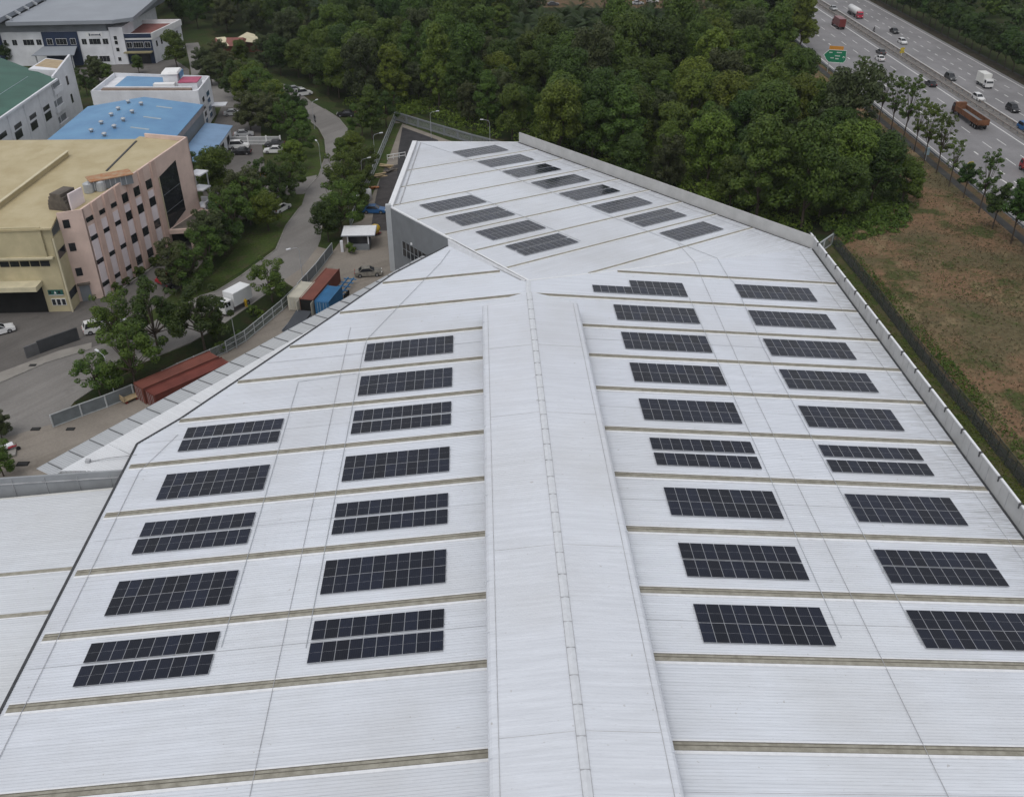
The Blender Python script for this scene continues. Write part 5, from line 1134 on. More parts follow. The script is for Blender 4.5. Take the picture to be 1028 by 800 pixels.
# skin layers need the customdata that the modifier normally adds
def person(label, p, ang, V, E_, rad, mats):
    me = bpy.data.meshes.new('person'); me.from_pydata([Vector(v) for v in V], E_, []); me.materials.append(mats)
    o = bpy.data.objects.new('person', me); C.objects.link(o); o.modifiers.new('skin', 'SKIN')
    if not me.skin_vertices:
        bpy.context.view_layer.objects.active = o
        try: bpy.ops.mesh.customdata_skin_add()
        except Exception: pass
    if me.skin_vertices:
        for k, r_ in enumerate(rad): me.skin_vertices[0].data[k].radius = (r_, r_); me.skin_vertices[0].data[k].use_root = (k == 0)
    ss = o.modifiers.new('sub', 'SUBSURF'); ss.levels = 1; ss.render_levels = 1
    o.location = (p[0], p[1], .04); o.rotation_euler = (0, 0, ang); tag(o, label, 'person'); return o
def rider(p, ang, label, blabel):
    t = thing('motorcycle', blabel, 'motorcycle', (p[0], p[1], .04), ang)
    b = MB(); b.tube([(-.45, 0, .62), (-.1, 0, .78), (.3, 0, .82), (.5, 0, .7)], [.12, .17, .16, .1], DG, 8); b.tube([(.45, 0, .75), (.68, 0, .33)], .05, GALV, 6); b.tube([(.38, -.32, 1.0), (.42, 0, .98), (.38, .32, 1.0)], .025, BLACK, 5); b.build('frame', t)
    for x in (-.65, .68): b = MB(); b.tube([(x, -.05, .3), (x, .05, .3)], .3, TYRE, 14); b.build('wheel', t)
    V = [(-.15, 0, .9), (-.08, 0, 1.12), (.03, 0, 1.38), (.07, 0, 1.5), (.09, 0, 1.62), (.02, .2, 1.36), (.16, .28, 1.12), (.38, .3, 1.02), (.02, -.2, 1.36), (.16, -.28, 1.12), (.38, -.3, 1.02), (-.1, .12, .88), (.28, .2, .84), (.12, .2, .4), (-.1, -.12, .88), (.28, -.2, .84), (.12, -.2, .4)]
    E_ = [(0, 1), (1, 2), (2, 3), (3, 4), (2, 5), (5, 6), (6, 7), (2, 8), (8, 9), (9, 10), (0, 11), (11, 12), (12, 13), (0, 14), (14, 15), (15, 16)]
    o = person(label, p, ang, V, E_, [.15, .16, .17, .07, .11, .08, .06, .045, .08, .06, .045, .11, .09, .06, .11, .09, .06], DARKC)
    b = MB(); b.tube([(.09, 0, 1.55), (.09, 0, 1.62), (.09, 0, 1.76), (.09, 0, 1.84)], [.10, .14, .13, .05], HELM, 10); b.build('helmet', o, True)
rider(xy(877, 32.5), HWN-.02, 'person in dark clothes riding a motorcycle towards us on the highway', 'dark motorcycle on the far carriageway of the highway')
rider(xy(316, 122.5), -1.2, 'person in dark clothes riding a motorcycle on the estate road bend', 'dark motorcycle on the estate road bend')
V = [(0, 0, .92), (0, 0, 1.15), (0, 0, 1.38), (0, 0, 1.5), (0, 0, 1.66), (0, .2, 1.38), (.02, .27, 1.12), (.1, .26, .88), (0, -.2, 1.38), (.02, -.27, 1.12), (.1, -.26, .88), (0, .1, .9), (.05, .12, .48), (0, .12, .06), (0, -.1, .9), (-.05, -.12, .48), (-.1, -.12, .06)]
o = person('person in a yellow top standing on the soil verge by the parked white box lorry', xy(247.5, 309), 2.0, V, [(0, 1), (1, 2), (2, 3), (3, 4), (2, 5), (5, 6), (6, 7), (2, 8), (8, 9), (9, 10), (0, 11), (11, 12), (12, 13), (0, 14), (14, 15), (15, 16)], [.15, .15, .17, .06, .11, .07, .05, .04, .07, .05, .04, .1, .08, .05, .1, .08, .05], YL)

# ---- street furniture
def lamp(px, py, h, label, aim, arm=1.6, col=None):
    x, y = xy(px, py); t = thing('street_lamp', label, 'street lamp', (x, y, 0), aim)
    b = MB(); b.tube([(0, 0, 0), (0, 0, h*.5), (0, 0, h-.6), (arm*.2, 0, h-.15), (arm, 0, h)], [.08, .06, .045, .04, .03], GALV, 7); b.build('pole', t)
    b = MB(); b.box(arm+.3, 0, h-.05, .8, .28, .14, WHITE); b.build('lamp_head', t)
for a in ((117, 403, 7.5, 'grey street lamp behind the long sliding gate', 2.4), (238, 350, 7.5, 'thin grey street lamp behind the curving fence', 2.4), (305, 288, 7.5, 'grey street lamp at the gate apron above the containers', -2.5), (352, 232, 7.0, 'grey street lamp left of the guardhouse roof', .2), (377, 165, 7.0, 'grey street lamp in the trees right of the road bend', .4),
          (284, 114, 7.5, 'grey street lamp rising from the hedge trees left of the bend', 2.8), (365, 192, 7.0, 'street lamp just left of the long mesh fence', .5), (433, 139, 6.5, 'street lamp outside the fence behind the far wing', .3), (492, 150, 7.0, 'street lamp rising beyond the far edge of the wing roof', 2.9), (323, 172, 6.5, 'white-headed street lamp at the side entrance of the car park', 2.0), (316, 150-20, 7, 'street lamp on the inside of the road bend', 1.0)):
    lamp(*a)
# highway lamp and signs
GRS = M('green_road_sign', (.012, .17, .085), .5, .05); SGO = M('orange_road_sign', (.50, .22, .03), .5, .05); SGY = M('yellow_road_sign', (.55, .42, .04), .5, .05)
def yaw_to_cam(x, y): return atan2(CAM[0]-x, -(CAM[1]-y))+0
t = thing('road_sign', 'large green direction sign with an orange top panel beside the highway', 'road sign', (*xy(836, 73), 0), -0.34); t.scale = (.82, .82, .82)
b = MB(); 
zz = 3.6; pr_ = [(-3.2, zz+.9), (-2.2, zz), (3.2, zz), (4.0, zz+1.0), (3.7, zz+4.4), (-2.6, zz+4.4), (-4.4, zz+2.6)]
b.add([(x, -.08, z) for x, z in pr_]+[(x, .08, z) for x, z in pr_], [tuple(range(7)), tuple(range(13, 6, -1))]+[(i, (i+1) % 7, 7+(i+1) % 7, 7+i) for i in range(7)], GRS); pn = b.build('sign_panel', t)
b = MB(); 
for (x, z), (x2, z2) in zip(pr_, pr_[1:]+pr_[:1]): b.beam((x*.96, -.1, z), (x2*.96, -.1, z2), .04, .16, WHB)
for x, z, w2 in ((-1.6, zz+3.3, 1.4), (1.4, zz+3.4, 2.0), (.9, zz+2.2, 1.9), (-.9, zz+1.4, 1.3), (.8, zz+1.2, 1.2)):
    for k in range(int(w2/.3)): b.box(x-w2/2+k*.3, -.11, z, .2, .02, .34, WHB)
b.beam((2.9, -.1, zz+1.2), (2.9, -.1, zz+2.2), .03, .2, WHB); b.beam((2.9, -.1, zz+2.3), (2.55, -.1, zz+1.9), .03, .18, WHB); b.beam((2.9, -.1, zz+2.3), (3.25, -.1, zz+1.9), .03, .18, WHB)
b.build('sign_lettering', pn)
b = MB(); b.box(-.1, 0, zz+4.45, 5.0, .14, 1.3, SGO); b.build('top_panel', t)
for x in (-2, 2): b = MB(); b.tube([(x, .2, 0), (x, .2, zz+4.2)], .13, GALV, 8); b.build('post', t)
def xsign(px, py, label, h=3.2):
    t = thing('warning_sign', label, 'road sign', (*xy(px, py), 0), .35)
    b = MB(); b.tube([(0, 0, 0), (0, 0, h)], .07, WHB, 6); b.build('post', t)
    b = MB(); b.beam((-.9, -.06, h-.1), (.9, -.06, h+1.1), .06, .45, SGY); b.beam((-.9, -.1, h+1.1), (.9, -.1, h-.1), .06, .45, SGY); b.box(0, -.06, h+.9, 1.1, .06, .5, SGY); b.box(-.1, -.06, h-.35, 1.4, .06, .35, SGY); b.build('panel', t)
xsign(969.5, 183, 'yellow crossed warning sign on a white post beside the highway trees')
xsign(904.5, 57, 'yellow warning sign standing on the highway median', 1.4)
t = thing('service_box', 'small pale blue cabinet on a post between the highway trees', 'cabinet', (*xy(929, 161), 0)); b = MB(); b.box(0, 0, 1.3, .9, .5, 1.6, M('pale_blue_cabinet', (.30, .40, .45), .6)); b.build('cabinet', t); b = MB(); b.tube([(0, 0, 0), (0, 0, 1.3)], .08, GALV, 6); b.build('post', t)
t = thing('moped', 'small red and dark moped standing in the yard at the left edge', 'moped', (*xy(14, 453), .04), .4)
b = MB(); b.tube([(-.5, 0, .6), (0, 0, .72), (.4, 0, .7), (.55, 0, .95)], [.14, .14, .1, .05], RD, 8); b.tube([(.5, -.3, 1.0), (.5, .3, 1.0)], .03, BLACK, 5); b.build('frame', t)
for x in (-.6, .62): b = MB(); b.tube([(x, -.05, .27), (x, .05, .27)], .27, TYRE, 12); b.build('wheel', t)
t = thing('concrete_slab', 'pale broken concrete slab at the left edge of the yard', 'concrete slab', (*xy(4, 457), .04), .3); b = MB(); b.box(0, 0, 0, 3.0, 1.8, .3, CONC if False else KERB); b.box(.4, 1.0, .3, 1.6, .9, .5, WHITE, .3); b.build('slab', t)

# ================================================================== TREES
rs = np.random.RandomState(5)
BARK = M('bark', (.07, .055, .042), .95, .25, 1.5)
LF = [leaf_mat('leaf_dark', (.024, .049, .009), (.046, .081, .013), (.088, .135, .022)), leaf_mat('leaf_mid', (.042, .074, .011), (.075, .116, .016), (.138, .188, .028)),
      leaf_mat('leaf_light', (.068, .100, .012), (.115, .156, .019), (.195, .235, .032)), leaf_mat('leaf_dry', (.040, .052, .018), (.064, .078, .027), (.100, .110, .044)), leaf_mat('leaf_palm', (.020, .038, .009), (.032, .054, .012), (.052, .078, .018))]
def leaves(cen, rad, n, size, flat=.75, up=.6):
    """leaf quads spread over and through ellipsoid clumps; cen (k,3), rad (k,)"""
    k = len(cen); w_ = rad**2; idx = rs.choice(k, n, p=w_/w_.sum()); d = rs.normal(size=(n, 3)); d /= np.linalg.norm(d, axis=1)[:, None]
    r = rad[idx]*rs.uniform(.55, 1.05, n)**.6; pos = cen[idx]+d*r[:, None]*np.array([1, 1, flat])
    nrm = d+rs.normal(size=(n, 3))*.45; nrm[:, 2] += up; nrm /= np.linalg.norm(nrm, axis=1)[:, None]
    t = rs.normal(size=(n, 3)); a = np.cross(nrm, t); a /= np.linalg.norm(a, axis=1)[:, None]; b = np.cross(nrm, a)
    s = (size*rs.uniform(.6, 1.4, n))[:, None]; v = np.stack([pos-a*s, pos-b*s*.55, pos+a*s, pos+b*s*.55], 1).reshape(-1, 3); return v
def quadmesh(name, v, mat):
    n = len(v)//4; me = bpy.data.meshes.new(name); me.vertices.add(len(v)); me.vertices.foreach_set('co', v.astype(np.float32).ravel())
    me.loops.add(4*n); me.loops.foreach_set('vertex_index', np.arange(4*n, dtype=np.int32)); me.polygons.add(n); me.polygons.foreach_set('loop_start', np.arange(0, 4*n, 4, dtype=np.int32)); me.polygons.foreach_set('loop_total', np.full(n, 4, dtype=np.int32))
    me.materials.append(mat); me.update(); me.validate(); return me
def clumps(H, cr, base, n, kind='broad'):
    cen = []; rad = []
    for i in range(n):
        if kind == 'broad':
            a = rs.uniform(0, 2*pi); f = rs.uniform(0, 1)**.6; z = rs.uniform(0, 1); env = sqrt(max(.05, 1-(z*1.25-.45)**2*1.3)); r = cr*f*env*.78
            cen.append((cos(a)*r, sin(a)*r, base+(H-base)*(.12+.78*z))); rad.append(cr*rs.uniform(.17, .35))
        elif kind == 'cone':
            a = rs.uniform(0, 2*pi); z = rs.uniform(0, 1)**.8; env = (1-z)**.55*.95+.12; r = cr*env*rs.uniform(.2, .9)
            cen.append((cos(a)*r, sin(a)*r, base+(H-base)*(.04+.9*z))); rad.append(cr*rs.uniform(.14, .26))
        elif kind == 'open':
            a = rs.uniform(0, 2*pi); z = rs.uniform(0, 1); r = cr*sqrt(rs.uniform(0.05, 1.1))*(1-.5*abs(z-.35)); cen.append((cos(a)*r, sin(a)*r, base+(H-base)*z)); rad.append(cr*rs.uniform(.13, .27))
        elif kind == 'thin':
            a = rs.uniform(0, 2*pi); z = rs.uniform(0, 1); r = cr*sqrt(rs.uniform(0, 1))*(.95-.6*abs(z-.45)); cen.append((cos(a)*r, sin(a)*r, base+(H-base)*z)); rad.append(cr*rs.uniform(.10, .20))
        else:
            a = rs.uniform(0, 2*pi); z = rs.uniform(0, 1); r = cr*sqrt(rs.uniform(0, 1))*(.9-.4*abs(z-.4))
            cen.append((cos(a)*r, sin(a)*r, base+(H-base)*z)); rad.append(cr*rs.uniform(.16, .27))
    return np.array(cen), np.array(rad)
def treeproto(name, label, cat, H, cr, base, n, nl, size, mat, kind='broad', tr=.22, loc=(0, 0, 0), fork=5):
    t = thing(name, label, cat, loc); cen, rad = clumps(H, cr, base, n, kind); v = leaves(cen, rad, nl, size)
    o = bpy.data.objects.new('crown', quadmesh('crown', v, mat)); C.objects.link(o); o.parent = t
    b = MB(); lean = rs.uniform(-.3, .3, 2); zt_ = base+(H-base)*.55; b.tube([(0, 0, -.3), (lean[0]*.3, lean[1]*.3, base*.6), (lean[0], lean[1], base*1.05), (lean[0]*1.3, lean[1]*1.3, zt_)], [tr, tr*.8, tr*.65, tr*.25], BARK, 7)
    for k in rs.choice(len(cen), min(fork, len(cen)), False):
        c = cen[k]; z0_ = base*rs.uniform(.75, 1.15); b.tube([(lean[0]*.9, lean[1]*.9, z0_), ((c[0]+lean[0])*.5, (c[1]+lean[1])*.5, (z0_+c[2])*.5+.3), tuple(c)], [tr*.45, tr*.3, tr*.1], BARK, 5)
    b.build('trunk', t); kids(t); return t
FAR = (0, -4000, -500)
def palmproto(label, H, nf, L_, mat, droop=1.0):
    t = thing('palm_tree', label, 'palm tree'); b = MB(); b.tube([(0, 0, -.3), (.1, 0, H*.5), (0, .1, H)], [.32, .25, .28], BARK, 8); b.build('trunk', t)
    V = []
    for i in range(nf):
        a = i*2.39996+rs.uniform(-.2, .2); el = radians(rs.uniform(-15, 70)); prev = np.array([0, .1, H]); dr = np.array([cos(a)*cos(el), sin(a)*cos(el), sin(el)]); n_ = 13
        for k in range(n_):
            nx = prev+dr*L_/n_; dr = dr+np.array([0, 0, -.12*droop]); dr /= np.linalg.norm(dr); sdv = np.cross(dr, [0, 0, 1]); sdv /= np.linalg.norm(sdv)+1e-6; wl_ = L_*.20*sin(pi*(k+1.2)/(n_+1.4))**.7
            for s_ in (-1, 1):
                for q in range(2):
                    p = prev+(nx-prev)*(q*.5); tip = p+sdv*s_*wl_+dr*wl_*.45+np.array([0, 0, -wl_*.35*droop]); wv = (nx-prev)*.46; V += [p, p+wv, tip+wv*.25, tip]
            V += [prev-sdv*.04, prev+sdv*.04, nx+sdv*.03, nx-sdv*.03]; prev = nx
    o = bpy.data.objects.new('crown', quadmesh('crown', np.array(V), mat)); C.objects.link(o); o.parent = t; kids(t); return t
# prototypes (the first copy of each stands in the wood itself)
WOODL = 'green broadleaf tree in the dense wood behind the warehouse'
WLS = {0: 'dark green round-crowned tree in the dense wood behind the warehouse', 1: 'mid green round-crowned tree in the dense wood behind the warehouse', 2: 'tall mid green pointed tree in the dense wood behind the warehouse', 3: 'mid green broad tree in the dense wood behind the warehouse', 4: 'light yellow-green round tree in the dense wood behind the warehouse', 5: 'tall light yellow-green pointed tree in the dense wood behind the warehouse', 6: 'loose olive-grey tree in the dense wood behind the warehouse'}; WG = 'trees of the wood behind the warehouse'
protos = []
specs = [(15, 5.8, 3.2, 60, 15000, .24, 0, 'broad'), (13, 5.2, 2.8, 52, 14000, .23, 1, 'broad'), (16, 4.9, 3.0, 95, 15000, .24, 1, 'cone'), (14, 5.6, 3.0, 56, 15000, .24, 1, 'broad'), (12, 5.1, 2.4, 50, 13000, .22, 2, 'broad'), (15.5, 4.6, 3.0, 90, 14000, .23, 2, 'cone'), (13, 5.6, 3.2, 70, 12000, .26, 3, 'loose')]
for H, cr, ba, n, nl, sz, m_, kd in specs: protos.append(treeproto('broadleaf_tree', WOODL, 'tree', H, cr, ba, n, nl, sz, LF[m_], kd, .28))
protos.append(treeproto('broadleaf_tree', WOODL, 'tree', 13, 5.4, 4.2, 44, 7600, .23, LF[1], 'open', .26, fork=22)); protos.append(treeproto('broadleaf_tree', WOODL, 'tree', 13, 5.2, 4.0, 46, 8200, .23, LF[0], 'open', .26, fork=22))
used = set()
def put(pi_, x, y, sc, label=None, group=None, rz=None):
    rz = R.uniform(0, 6.28) if rz is None else rz
    pr_ = protos[pi_]
    if pi_ not in used:
        used.add(pi_); pr_.location = (x, y, 0); pr_.rotation_euler = (0, 0, rz); pr_.scale = (sc,)*3
        if label: pr_['label'] = label
        if group: pr_['group'] = group
        elif 'group' not in pr_: pr_['group'] = WG
        return pr_
    return dup(pr_, (x, y, 0), rz, sc, label, group)
def inside(p, poly):
    x, y = p; c = False; n = len(poly)
    for i in range(n):
        x1, y1 = poly[i]; x2, y2 = poly[(i+1) % n]
        if (y1 > y) != (y2 > y) and x < (x2-x1)*(y-y1)/(y2-y1)+x1: c = not c
    return c
WOOD = [(-52, 291), (-45, 271), (-38, 264), (-24, 260), (-4, 240), (6, 227), (14, 210), (52, 172), (60, 172), (69, 179), (74, 192), (75, 215), (76, 250), (80, 300), (90, 335), (98, 420), (70, 396), (30, 388), (-20, 425), (-60, 450), (-140, 450), (-124, 398), (-106, 370), (-76, 350), (-62, 345), (-70, 318)]
PALMZ = [(8, 292), (60, 288), (64, 338), (10, 342)]
pts_w = []
def sample(poly, d, n, seed, avoid=()):
    r_ = random.Random(seed); xs = [p[0] for p in poly]; ys_ = [p[1] for p in poly]; out = []
    for _ in range(n):
        p = (r_.uniform(min(xs), max(xs)), r_.uniform(min(ys_), max(ys_)))
        if not inside(p, poly) or any(inside(p, a) for a in avoid): continue
        dd = d*(1+.25*(p[1] > 330))
        if all((p[0]-q[0])**2+(p[1]-q[1])**2 > dd*dd for q in out): out.append(p)
    return out
pts_w = sorted(sample(WOOD, 7.6, 9000, 3, (PALMZ,)), key=lambda p: p[1])
CLEAR = [(20, 341), (82, 337), (90, 440), (8, 440)]
pts_w = [p for p in pts_w if not inside(p, CLEAR)]
near = pts_w[:292]; far = pts_w[292:]
print('wood trees', len(pts_w))
for p in near:
    k = R.choices(range(7), [5, 4, 3, 5, 2, 2, 3])[0]
    if 40 < p[0] < 88 and p[1] < 300: k = R.choices(range(7), [3, 4, 4, 3, 4, 3, 2])[0]
    edge = .72 if (p[1] < 262 and p[0] < 12) else 1.0
    s_ = R.choice((.7, .85, .95, 1.05, 1.2))*edge*(1.12 if p[0] > 35 and p[1] < 290 else 1)*R.uniform(.95, 1.05); tall = R.uniform(.95, 1.35); o_ = put(k, p[0], p[1], s_, WLS[k], WG+', kind %s' % 'abcdefg'[k]); o_.scale = (s_, s_, s_*tall)
# the farthest crowns of the wood, read as one mass
FV = [[], [], []]
def fartree(x, y, H, cr, m_, n=1500):
    cen, rad = clumps(H, cr, 3, 26, 'broad'); v = leaves(cen+np.array([x, y, 0]), rad, n, .62); FV[m_].append(v)
for p in far: fartree(p[0], p[1], R.uniform(11, 17), R.uniform(4.4, 6.2), R.choices((0, 1, 2), (5, 4, 1))[0])
for x, y in sample([(-215, 390), (-118, 388), (-135, 470), (-215, 470)], 9, 3000, 8)+sample([(166, 60), (215, 60), (300, 640), (184, 640)], 9.5, 5200, 9)+sample([(-60, 462), (100, 462), (140, 600), (-60, 600)], 11, 2500, 10)+sample([(98, 430), (112, 640), (100, 640), (90, 470)], 8, 800, 12):
    fartree(x, y, R.uniform(11, 17), R.uniform(4.8, 6.4), R.choices((0, 1, 2), (5, 4, 1))[0], 1300)
fw_ = quadmesh('far_woodland', np.concatenate([a for L_ in FV for a in L_]), LF[0])
mi_ = np.concatenate([np.full(sum(len(a) for a in L_)//4, k, dtype=np.int32) for k, L_ in enumerate(FV)])
fw_.materials.append(LF[1]); fw_.materials.append(LF[2]); fw_.polygons.foreach_set('material_index', mi_)
o = bpy.data.objects.new('far_woodland', fw_); C.objects.link(o); tag(o, 'far woodland of dark green crowns reaching the top of the picture', 'woodland', kind='stuff')
# undergrowth between the trunks
def undergrowth(name, poly, n, mat, label, size=.4, hmax=1.6, k_=900, seed=4):
    r_ = np.random.RandomState(seed); xs = [p[0] for p in poly]; ys_ = [p[1] for p in poly]; cen = []
    while len(cen) < k_:
        p = (r_.uniform(min(xs), max(xs)), r_.uniform(min(ys_), max(ys_)))
        if inside(p, poly): cen.append((p[0], p[1], r_.uniform(0, hmax*.6)))
    cen = np.array(cen); rad = r_.uniform(.5, 1.0, len(cen))*hmax; v = leaves(cen, rad, n, size); v[:, 2] = np.maximum(v[:, 2], .05)
    o = bpy.data.objects.new(name, quadmesh(name, v, mat)); C.objects.link(o); return tag(o, label, 'undergrowth', kind='stuff')
undergrowth('undergrowth', [(-42, 262), (-28, 258), (2, 232), (12, 208), (50, 166), (62, 172), (78, 190), (80, 230), (0, 290), (-45, 300)], 80000, LF[2], 'bright green creepers and bushes along the near edge of the wood', .30, 2.4, 900)
undergrowth('undergrowth', [(60, 165), (76, 172), (86, 190), (86, 215), (80, 215), (78, 192), (70, 180), (60, 174)], 16000, LF[1], 'low bushes at the ragged edge between the wood and the dry field', .26, 1.3, 220, 9)
# palms
pp = palmproto('dark oil palm with arching fronds in the middle of the wood', 8.5, 34, 5.6, LF[4]); pl = []
P_ = sample(PALMZ, 6.0, 2500, 21)+[(-64, 372), (-58, 352), (-40, 350), (-75, 362)]
for i, (x, y) in enumerate(P_):
    if i == 0: pp.location = (x, y, 0); pp['group'] = 'oil palms in the wood'
    else: dup(pp, (x, y, 0), R.uniform(0, 6.28), R.uniform(.85, 1.25), None, 'oil palms in the wood')
for x, y, l in ((48.5, 189, 'slender pale palm at the near edge of the wood above the parapet'),): dup(pp, (x, y, 0), 1.0, (.55, .55, 1.15), l, 'x')
# overhanging tree by the field
for x, y, k, sc, l in ((65, 177, 1, 1.0, 'round green tree at the wood corner nearest the parapet corner'), (74, 186, 0, 1.05, 'big leaning tree with overhanging crown at the right end of the wood'), (80.5, 186, 3, .72, 'small round crown hanging out over the dry field'), (76, 203, 4, 1.1, 'light green tree at the field edge of the wood')): put(k, x, y, sc, l, 'trees at the field corner of the wood')
# left hand trees: (base px, proto, scale, label)
LT = [((137, 392), 7, .68, 'light green tree shading the white cars by the factory wall'), ((160, 356), 8, .78, 'dark round tree in front of the pink factory'), ((206, 352), 8, .78, 'dark tree between the factory and the parked white box lorry'), ((101, 397), 7, .46, 'small dark tree hanging over the road by the sliding gate'),
      ((120, 350), 7, .6, 'bushy tree at the corner of the factory yard'), ((182, 292), 6, .62, 'loose tree right of the pink factory wall'), ((214, 262), 6, .66, 'loose grey-green tree beside the road lawn'), ((236, 243), 7, .7, 'mid green tree on the lawn edge'), ((252, 226), 7, .66, 'leafy tree between lawn and factory lorry'), ((228, 232), 6, .58, 'thin tree behind the lawn trees'),
      ((262, 222), 4, .5, 'light tree at the side entrance'), ((222, 204), 3, .80, 'large dark round tree between the workshop and the car park'), ((206, 192), 0, .62, 'dark tree against the blue lean-to roof'), ((266, 200), 0, .62, 'dark green tree beside the car park entrance'), ((284, 208), 3, .62, 'dark tree hiding two white cars at the hedge'), ((292, 196), 1, .6, 'tree above the hidden white cars'), ((296, 172), 4, .55, 'light green tree inside the road bend'), 
      ((302, 158), 1, .55, 'mid green tree at the inner road bend'), ((306, 142), 2, .5, 'pointed tree at the top of the inner bend'), ((290, 140), 1, .66, 'bushy tree at the hedge above the gate'), ((272, 134), 6, .66, 'olive tree above the car park gate'), ((252, 132), 6, .66, 'olive tree left above the gate'), ((296, 122), 0, .62, 'dark tree on the left of the road bend'), ((278, 116), 4, .72, 'light green tree in the long hedge'), ((262, 110), 1, .75, 'tall bright tree in the long hedge'), ((246, 106), 4, .72, 'yellow green tree at the head of the long hedge'), ((236, 100), 0, .72, 'dark tree right of the white office block'),
      ((250, 92), 1, .62, 'tree below the brick gatehouse'), ((228, 84), 6, .62, 'small palm-like tree by the side road'), ((213, 86), 6, .55, 'brownish tree at the side road'), ((205, 76), 6, .55, 'brownish tree opposite the office annex'), ((178, 68), 3, .72, 'large dark round tree beside the office annex'), ((140, 74), 1, .38, 'low bush in front of the office annex'), ((100, 84), 6, .45, 'dark bush behind the green roof factory tower'), ((88, 96), 0, .5, 'dark tree between tower and office block'), ((96, 78), 6, .42, 'bush with red flowers before the large plant'), ((110, 84), 1, .4, 'bush left of the office block roof'), ((24, 62), 6, .5, 'ragged tree above the green roof'), ((10, 66), 0, .45, 'dark tree at the left edge above the green roof'),
      ((355, 168), 4, .62, 'yellow green tree on the outer side of the bend'), ((345, 178), 2, .5, 'pointed green tree below the outer bend'), ((367, 188), 1, .62, 'green tree by the long mesh fence'), ((346, 205), 7, .72, 'light green tree right of the road'), ((360, 214), 1, .55, 'mid green tree left of the guardhouse lane'), ((344, 236), 7, .70, 'bright green tree above the guardhouse'), ((330, 243), 0, .5, 'dark tree at the road left of the guardhouse'), ((374, 140), 2, .74, 'pointed tree with a light top below the wood'), ((388, 128), 0, .62, 'dark tree beside the fence corner'), ((364, 138), 1, .55, 'green tree behind the black parked car'), ((330, 96), 0, .8, 'dark tree overhanging the top of the road bend'), ((316, 84), 1, .8, 'tall tree above the white off-roader'), ((282, 76), 0, .75, 'dark tree in front of the wood left of the bend'), ((300, 78), 1, .8, 'bright tree above the parked silver car'), ((268, 68), 6, .7, 'tree at the gatehouse corner of the wood'),
      ((222, 70), 6, .6, 'brownish tree in front of the gatehouse roof'), ((243, 68), 1, .6, 'green tree right in front of the gatehouse'), ((258, 100), 4, .8, 'bright crown at the top of the long hedge'), ((268, 124), 1, .75, 'green tree in the middle of the long hedge'), ((248, 222), 6, .72, 'grey-green tree over the factory lorry park'), ((270, 232), 4, .62, 'yellow green tree beside the lower lawn'), ((226, 256), 8, .66, 'dark tree between lawn and factory drive'), ((196, 292), 1, .6, 'leafy tree by the red car'), ((210, 275), 7, .6, 'open leafy tree below the factory drive'),
      ((274, 304), 7, .52, 'single small tree between the road and the white container'), ((216, 338), 1, .32, 'small bush beside the parked white box lorry'), ((4, 478), 1, .34, 'green bush at the left edge above the grey annexe parapet'), ((2, 440), 6, .28, 'small shrub at the left edge of the yard')]
for (b_, k, sc, l) in LT:
    x, y = xy(*b_); k = {0: 8, 3: 8, 1: 7}.get(k, k) if (px_i := b_[1]) > 90 and (int(b_[0]) % 3) else k; sc *= 1.08 if b_[1] < 296 and 180 < b_[0] < 320 else 1.12; put(k, x, y, sc, l, 'trees along the estate road')
# slender trees along the highway
st1 = treeproto('roadside_tree', 'x', 'tree', 14, 2.9, 5.6, 80, 3800, .17, LF[1], 'thin', .17, fork=20); st2 = treeproto('roadside_tree', 'x', 'tree', 12.5, 2.6, 5.0, 66, 2500, .16, LF[1], 'thin', .16, fork=18); st3 = treeproto('roadside_tree', 'x', 'tree', 13, 3.8, 4.5, 30, 4200, .28, LF[0], 'broad', .18, fork=8)
st4 = treeproto('roadside_tree', 'dark tree in the close-planted row beyond the highway', 'tree', 12, 4.2, 3.4, 48, 8500, .27, LF[0], 'broad', .2, fork=8)
y = 322.
while y < 470:
    put(R.choice((2, 5, 0, 1)), hx(97.5, y)+R.uniform(-1.5, 2), y, R.uniform(1.15, 1.4), 'tall tree between the wood and the near edge of the highway', 'tall trees at the highway edge'); y += R.uniform(5.5, 8)
rb = [(858, 107.5), (871, 114), (882, 123), (894, 133), (906, 143), (917.5, 152.6), (927.5, 163), (940, 174), (952.5, 187.7), (967, 199), (982.5, 214), (996, 230), (1014.6, 245), (1036, 262), (1060, 285)]
first = {}
hh = [.95, .92, .9, .98, 1.1, 1.0, .95, .95, .85, .62, .9, .75, 1.0, 1.0, 1.0]
nm = ['first and farthest', 'second', 'third', 'fourth', 'fifth and tallest', 'sixth', 'seventh', 'eighth', 'ninth', 'tenth, short', 'eleventh', 'twelfth, short', 'thirteenth, full-crowned', 'fourteenth', 'fifteenth']
for i, (px, py) in enumerate(rb):
    pr_ = (st1, st1, st1, st1, st1, st2, st1, st1, st2, st3, st1, st3, st3, st3, st3)[i]; x, y = xy(px, py)
    l = f'{nm[i]} slender tree from the top in the row beside the dry field'
    if pr_.name not in first: first[pr_.name] = 1; pr_.location = (x, y, 0); pr_.scale = (hh[i],)*3; pr_['label'] = l; pr_['group'] = 'slender trees along the highway'
    else: dup(pr_, (x, y, 0), R.uniform(0, 6), hh[i], l, 'slender trees along the highway')
y = 60.; k = 0
while y < 620:
    x = hx(155.6, y)
    if k == 0: k = 1; st4.location = (x, y, 0); st4['group'] = 'row of trees beyond the highway'; y += 6; continue
    o = dup(st4, (x+R.uniform(-.3, .3), y, 0), R.uniform(0, 6), R.uniform(.85, 1.15), 'dark tree in the close-planted row beyond the highway', 'row of trees beyond the highway'); y += R.uniform(5.6, 7.2)
for px, py, sc in ():
    x, y = xy(px, py); put(R.choice((0, 1, 3)), x, y, sc, 'dark tree between the wood and the near edge of the highway', 'trees between wood and highway')
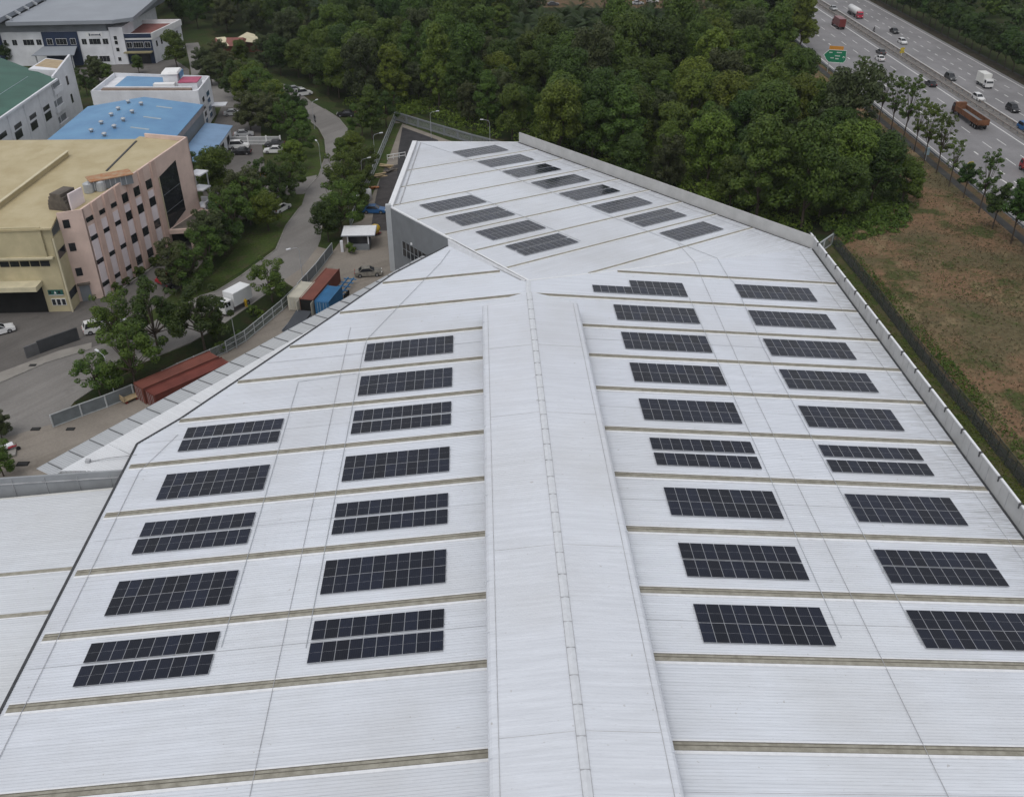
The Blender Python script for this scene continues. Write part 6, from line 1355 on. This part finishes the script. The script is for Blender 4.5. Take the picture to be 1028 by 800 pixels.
for px, py in ((607, 24), (623, 22), (650, 27), (655, 20), (665, 26), (672, 22), (700, 18), (640, 14), (585, 14)):
    x, y = xy(px, py); dup(st2, (x, y, 0), R.uniform(0, 6), R.uniform(.8, 1.1), 'thin dark tree on the bare soil beyond the wood', 'thin trees beyond the wood')
# ---- shrubs against the pink factory and in the yard verge
sh = treeproto('shrub', 'small green shrub planted along the foot of the pink factory front', 'shrub', 1.9, 1.0, .25, 16, 900, .14, LF[1], 'broad', .05, fork=3); sh['group'] = 'shrubs along the pink factory front'
for i, s_ in enumerate((2.2, 5.2, 8.6, 9.6, 13.2, 14.6, 17.2, 19.2)):
    q_ = fa.P(s_, 0, 1.1)
    if i == 0: sh.location = (q_[0], q_[1], 0)
    else: dup(sh, (q_[0], q_[1], 0), R.uniform(0, 6), R.uniform(.7, 1.2))
for px, py, l in ((222, 355, 'low shrub behind the curving fence, nearest the red containers'), (240, 344, 'low shrub inside the curving fence'), (262, 322, 'reddish low shrub by the curving fence'), (217, 342, 'round shrub beside the parked white box lorry'), (254, 318, 'low shrub on the soil verge near the person in yellow'), (352, 285-30, 'low shrub beside the guardhouse post')):
    x, y = xy(px, py); dup(sh, (x, y, 0), R.uniform(0, 6), 1.1, l, 'shrubs by the yard fence')
tufts_later = True
# ---- grass tufts and weeds
def tufts(name, poly, n, mat, size, label, seed=1, h=.25, clump=None):
    r_ = np.random.RandomState(seed); xs = [p[0] for p in poly]; ys_ = [p[1] for p in poly]; P__ = []
    cc = [(r_.uniform(min(xs), max(xs)), r_.uniform(min(ys_), max(ys_)), r_.uniform(1.5, 6)) for _ in range(clump or 0)]
    while len(P__) < n:
        if cc: c = cc[r_.randint(len(cc))]; p = (c[0]+r_.normal()*c[2], c[1]+r_.normal()*c[2]*1.4)
        else: p = (r_.uniform(min(xs), max(xs)), r_.uniform(min(ys_), max(ys_)))
        if inside(p, poly): P__.append((p[0], p[1], r_.uniform(.02, h)))
    P__ = np.array(P__); v = leaves(P__, np.full(len(P__), .2), n, size); v[:, 2] = np.maximum(v[:, 2], .03)
    o = bpy.data.objects.new(name, quadmesh(name, v, mat)); C.objects.link(o); return tag(o, label, 'grass', kind='stuff')
DRYG = M('dry_grass_blade', (.15, .115, .062), .9, .3, .12, col2=(.085, .070, .036))
FIELD = [(58, 70), (58.5, 160), (64, 172), (80, 192), (92, 250), (97, 250), (96, 200), (92, 70)]
tufts('dry_grass', FIELD, 26000, DRYG, .16, 'dry brown grass tufts over the red field', 1, .3, 260)
tufts('weeds', FIELD, 7000, LF[1], .13, 'patches of green weeds in the dry field', 2, .35, 60)
tufts('fence_weeds', [(61, 80), (60.5, 165), (62.5, 168), (63.5, 80)], 4500, LF[1], .16, 'weeds growing along the chain link fence', 3, .45, 70)
tufts('verge_weeds', [(49.2, 70), (49.2, 145), (58, 160), (59, 70)], 12000, LF[2], .14, 'low grass between the parapet and the chain link fence', 5, .15)

# ---- thin humid air: the farthest trees fade a little
hz = bpy.data.materials.new('humid_air'); hz.use_nodes = True; hn = hz.node_tree.nodes; hn.clear()
ho = hn.new('ShaderNodeOutputMaterial'); hp = hn.new('ShaderNodeVolumePrincipled'); hp.inputs['Color'].default_value = (.86, .90, .95, 1); hp.inputs['Density'].default_value = 0.00007; hp.inputs['Anisotropy'].default_value = 0.2
hz.node_tree.links.new(hp.outputs[0], ho.inputs['Volume'])
b = MB(); b.prism([(-920, -170), (920, -170), (920, 1520), (-920, 1520)], -1.2, 80, hz); o = b.build('haze'); o['kind'] = 'stuff'; o['label'] = 'thin pale haze over the whole place'
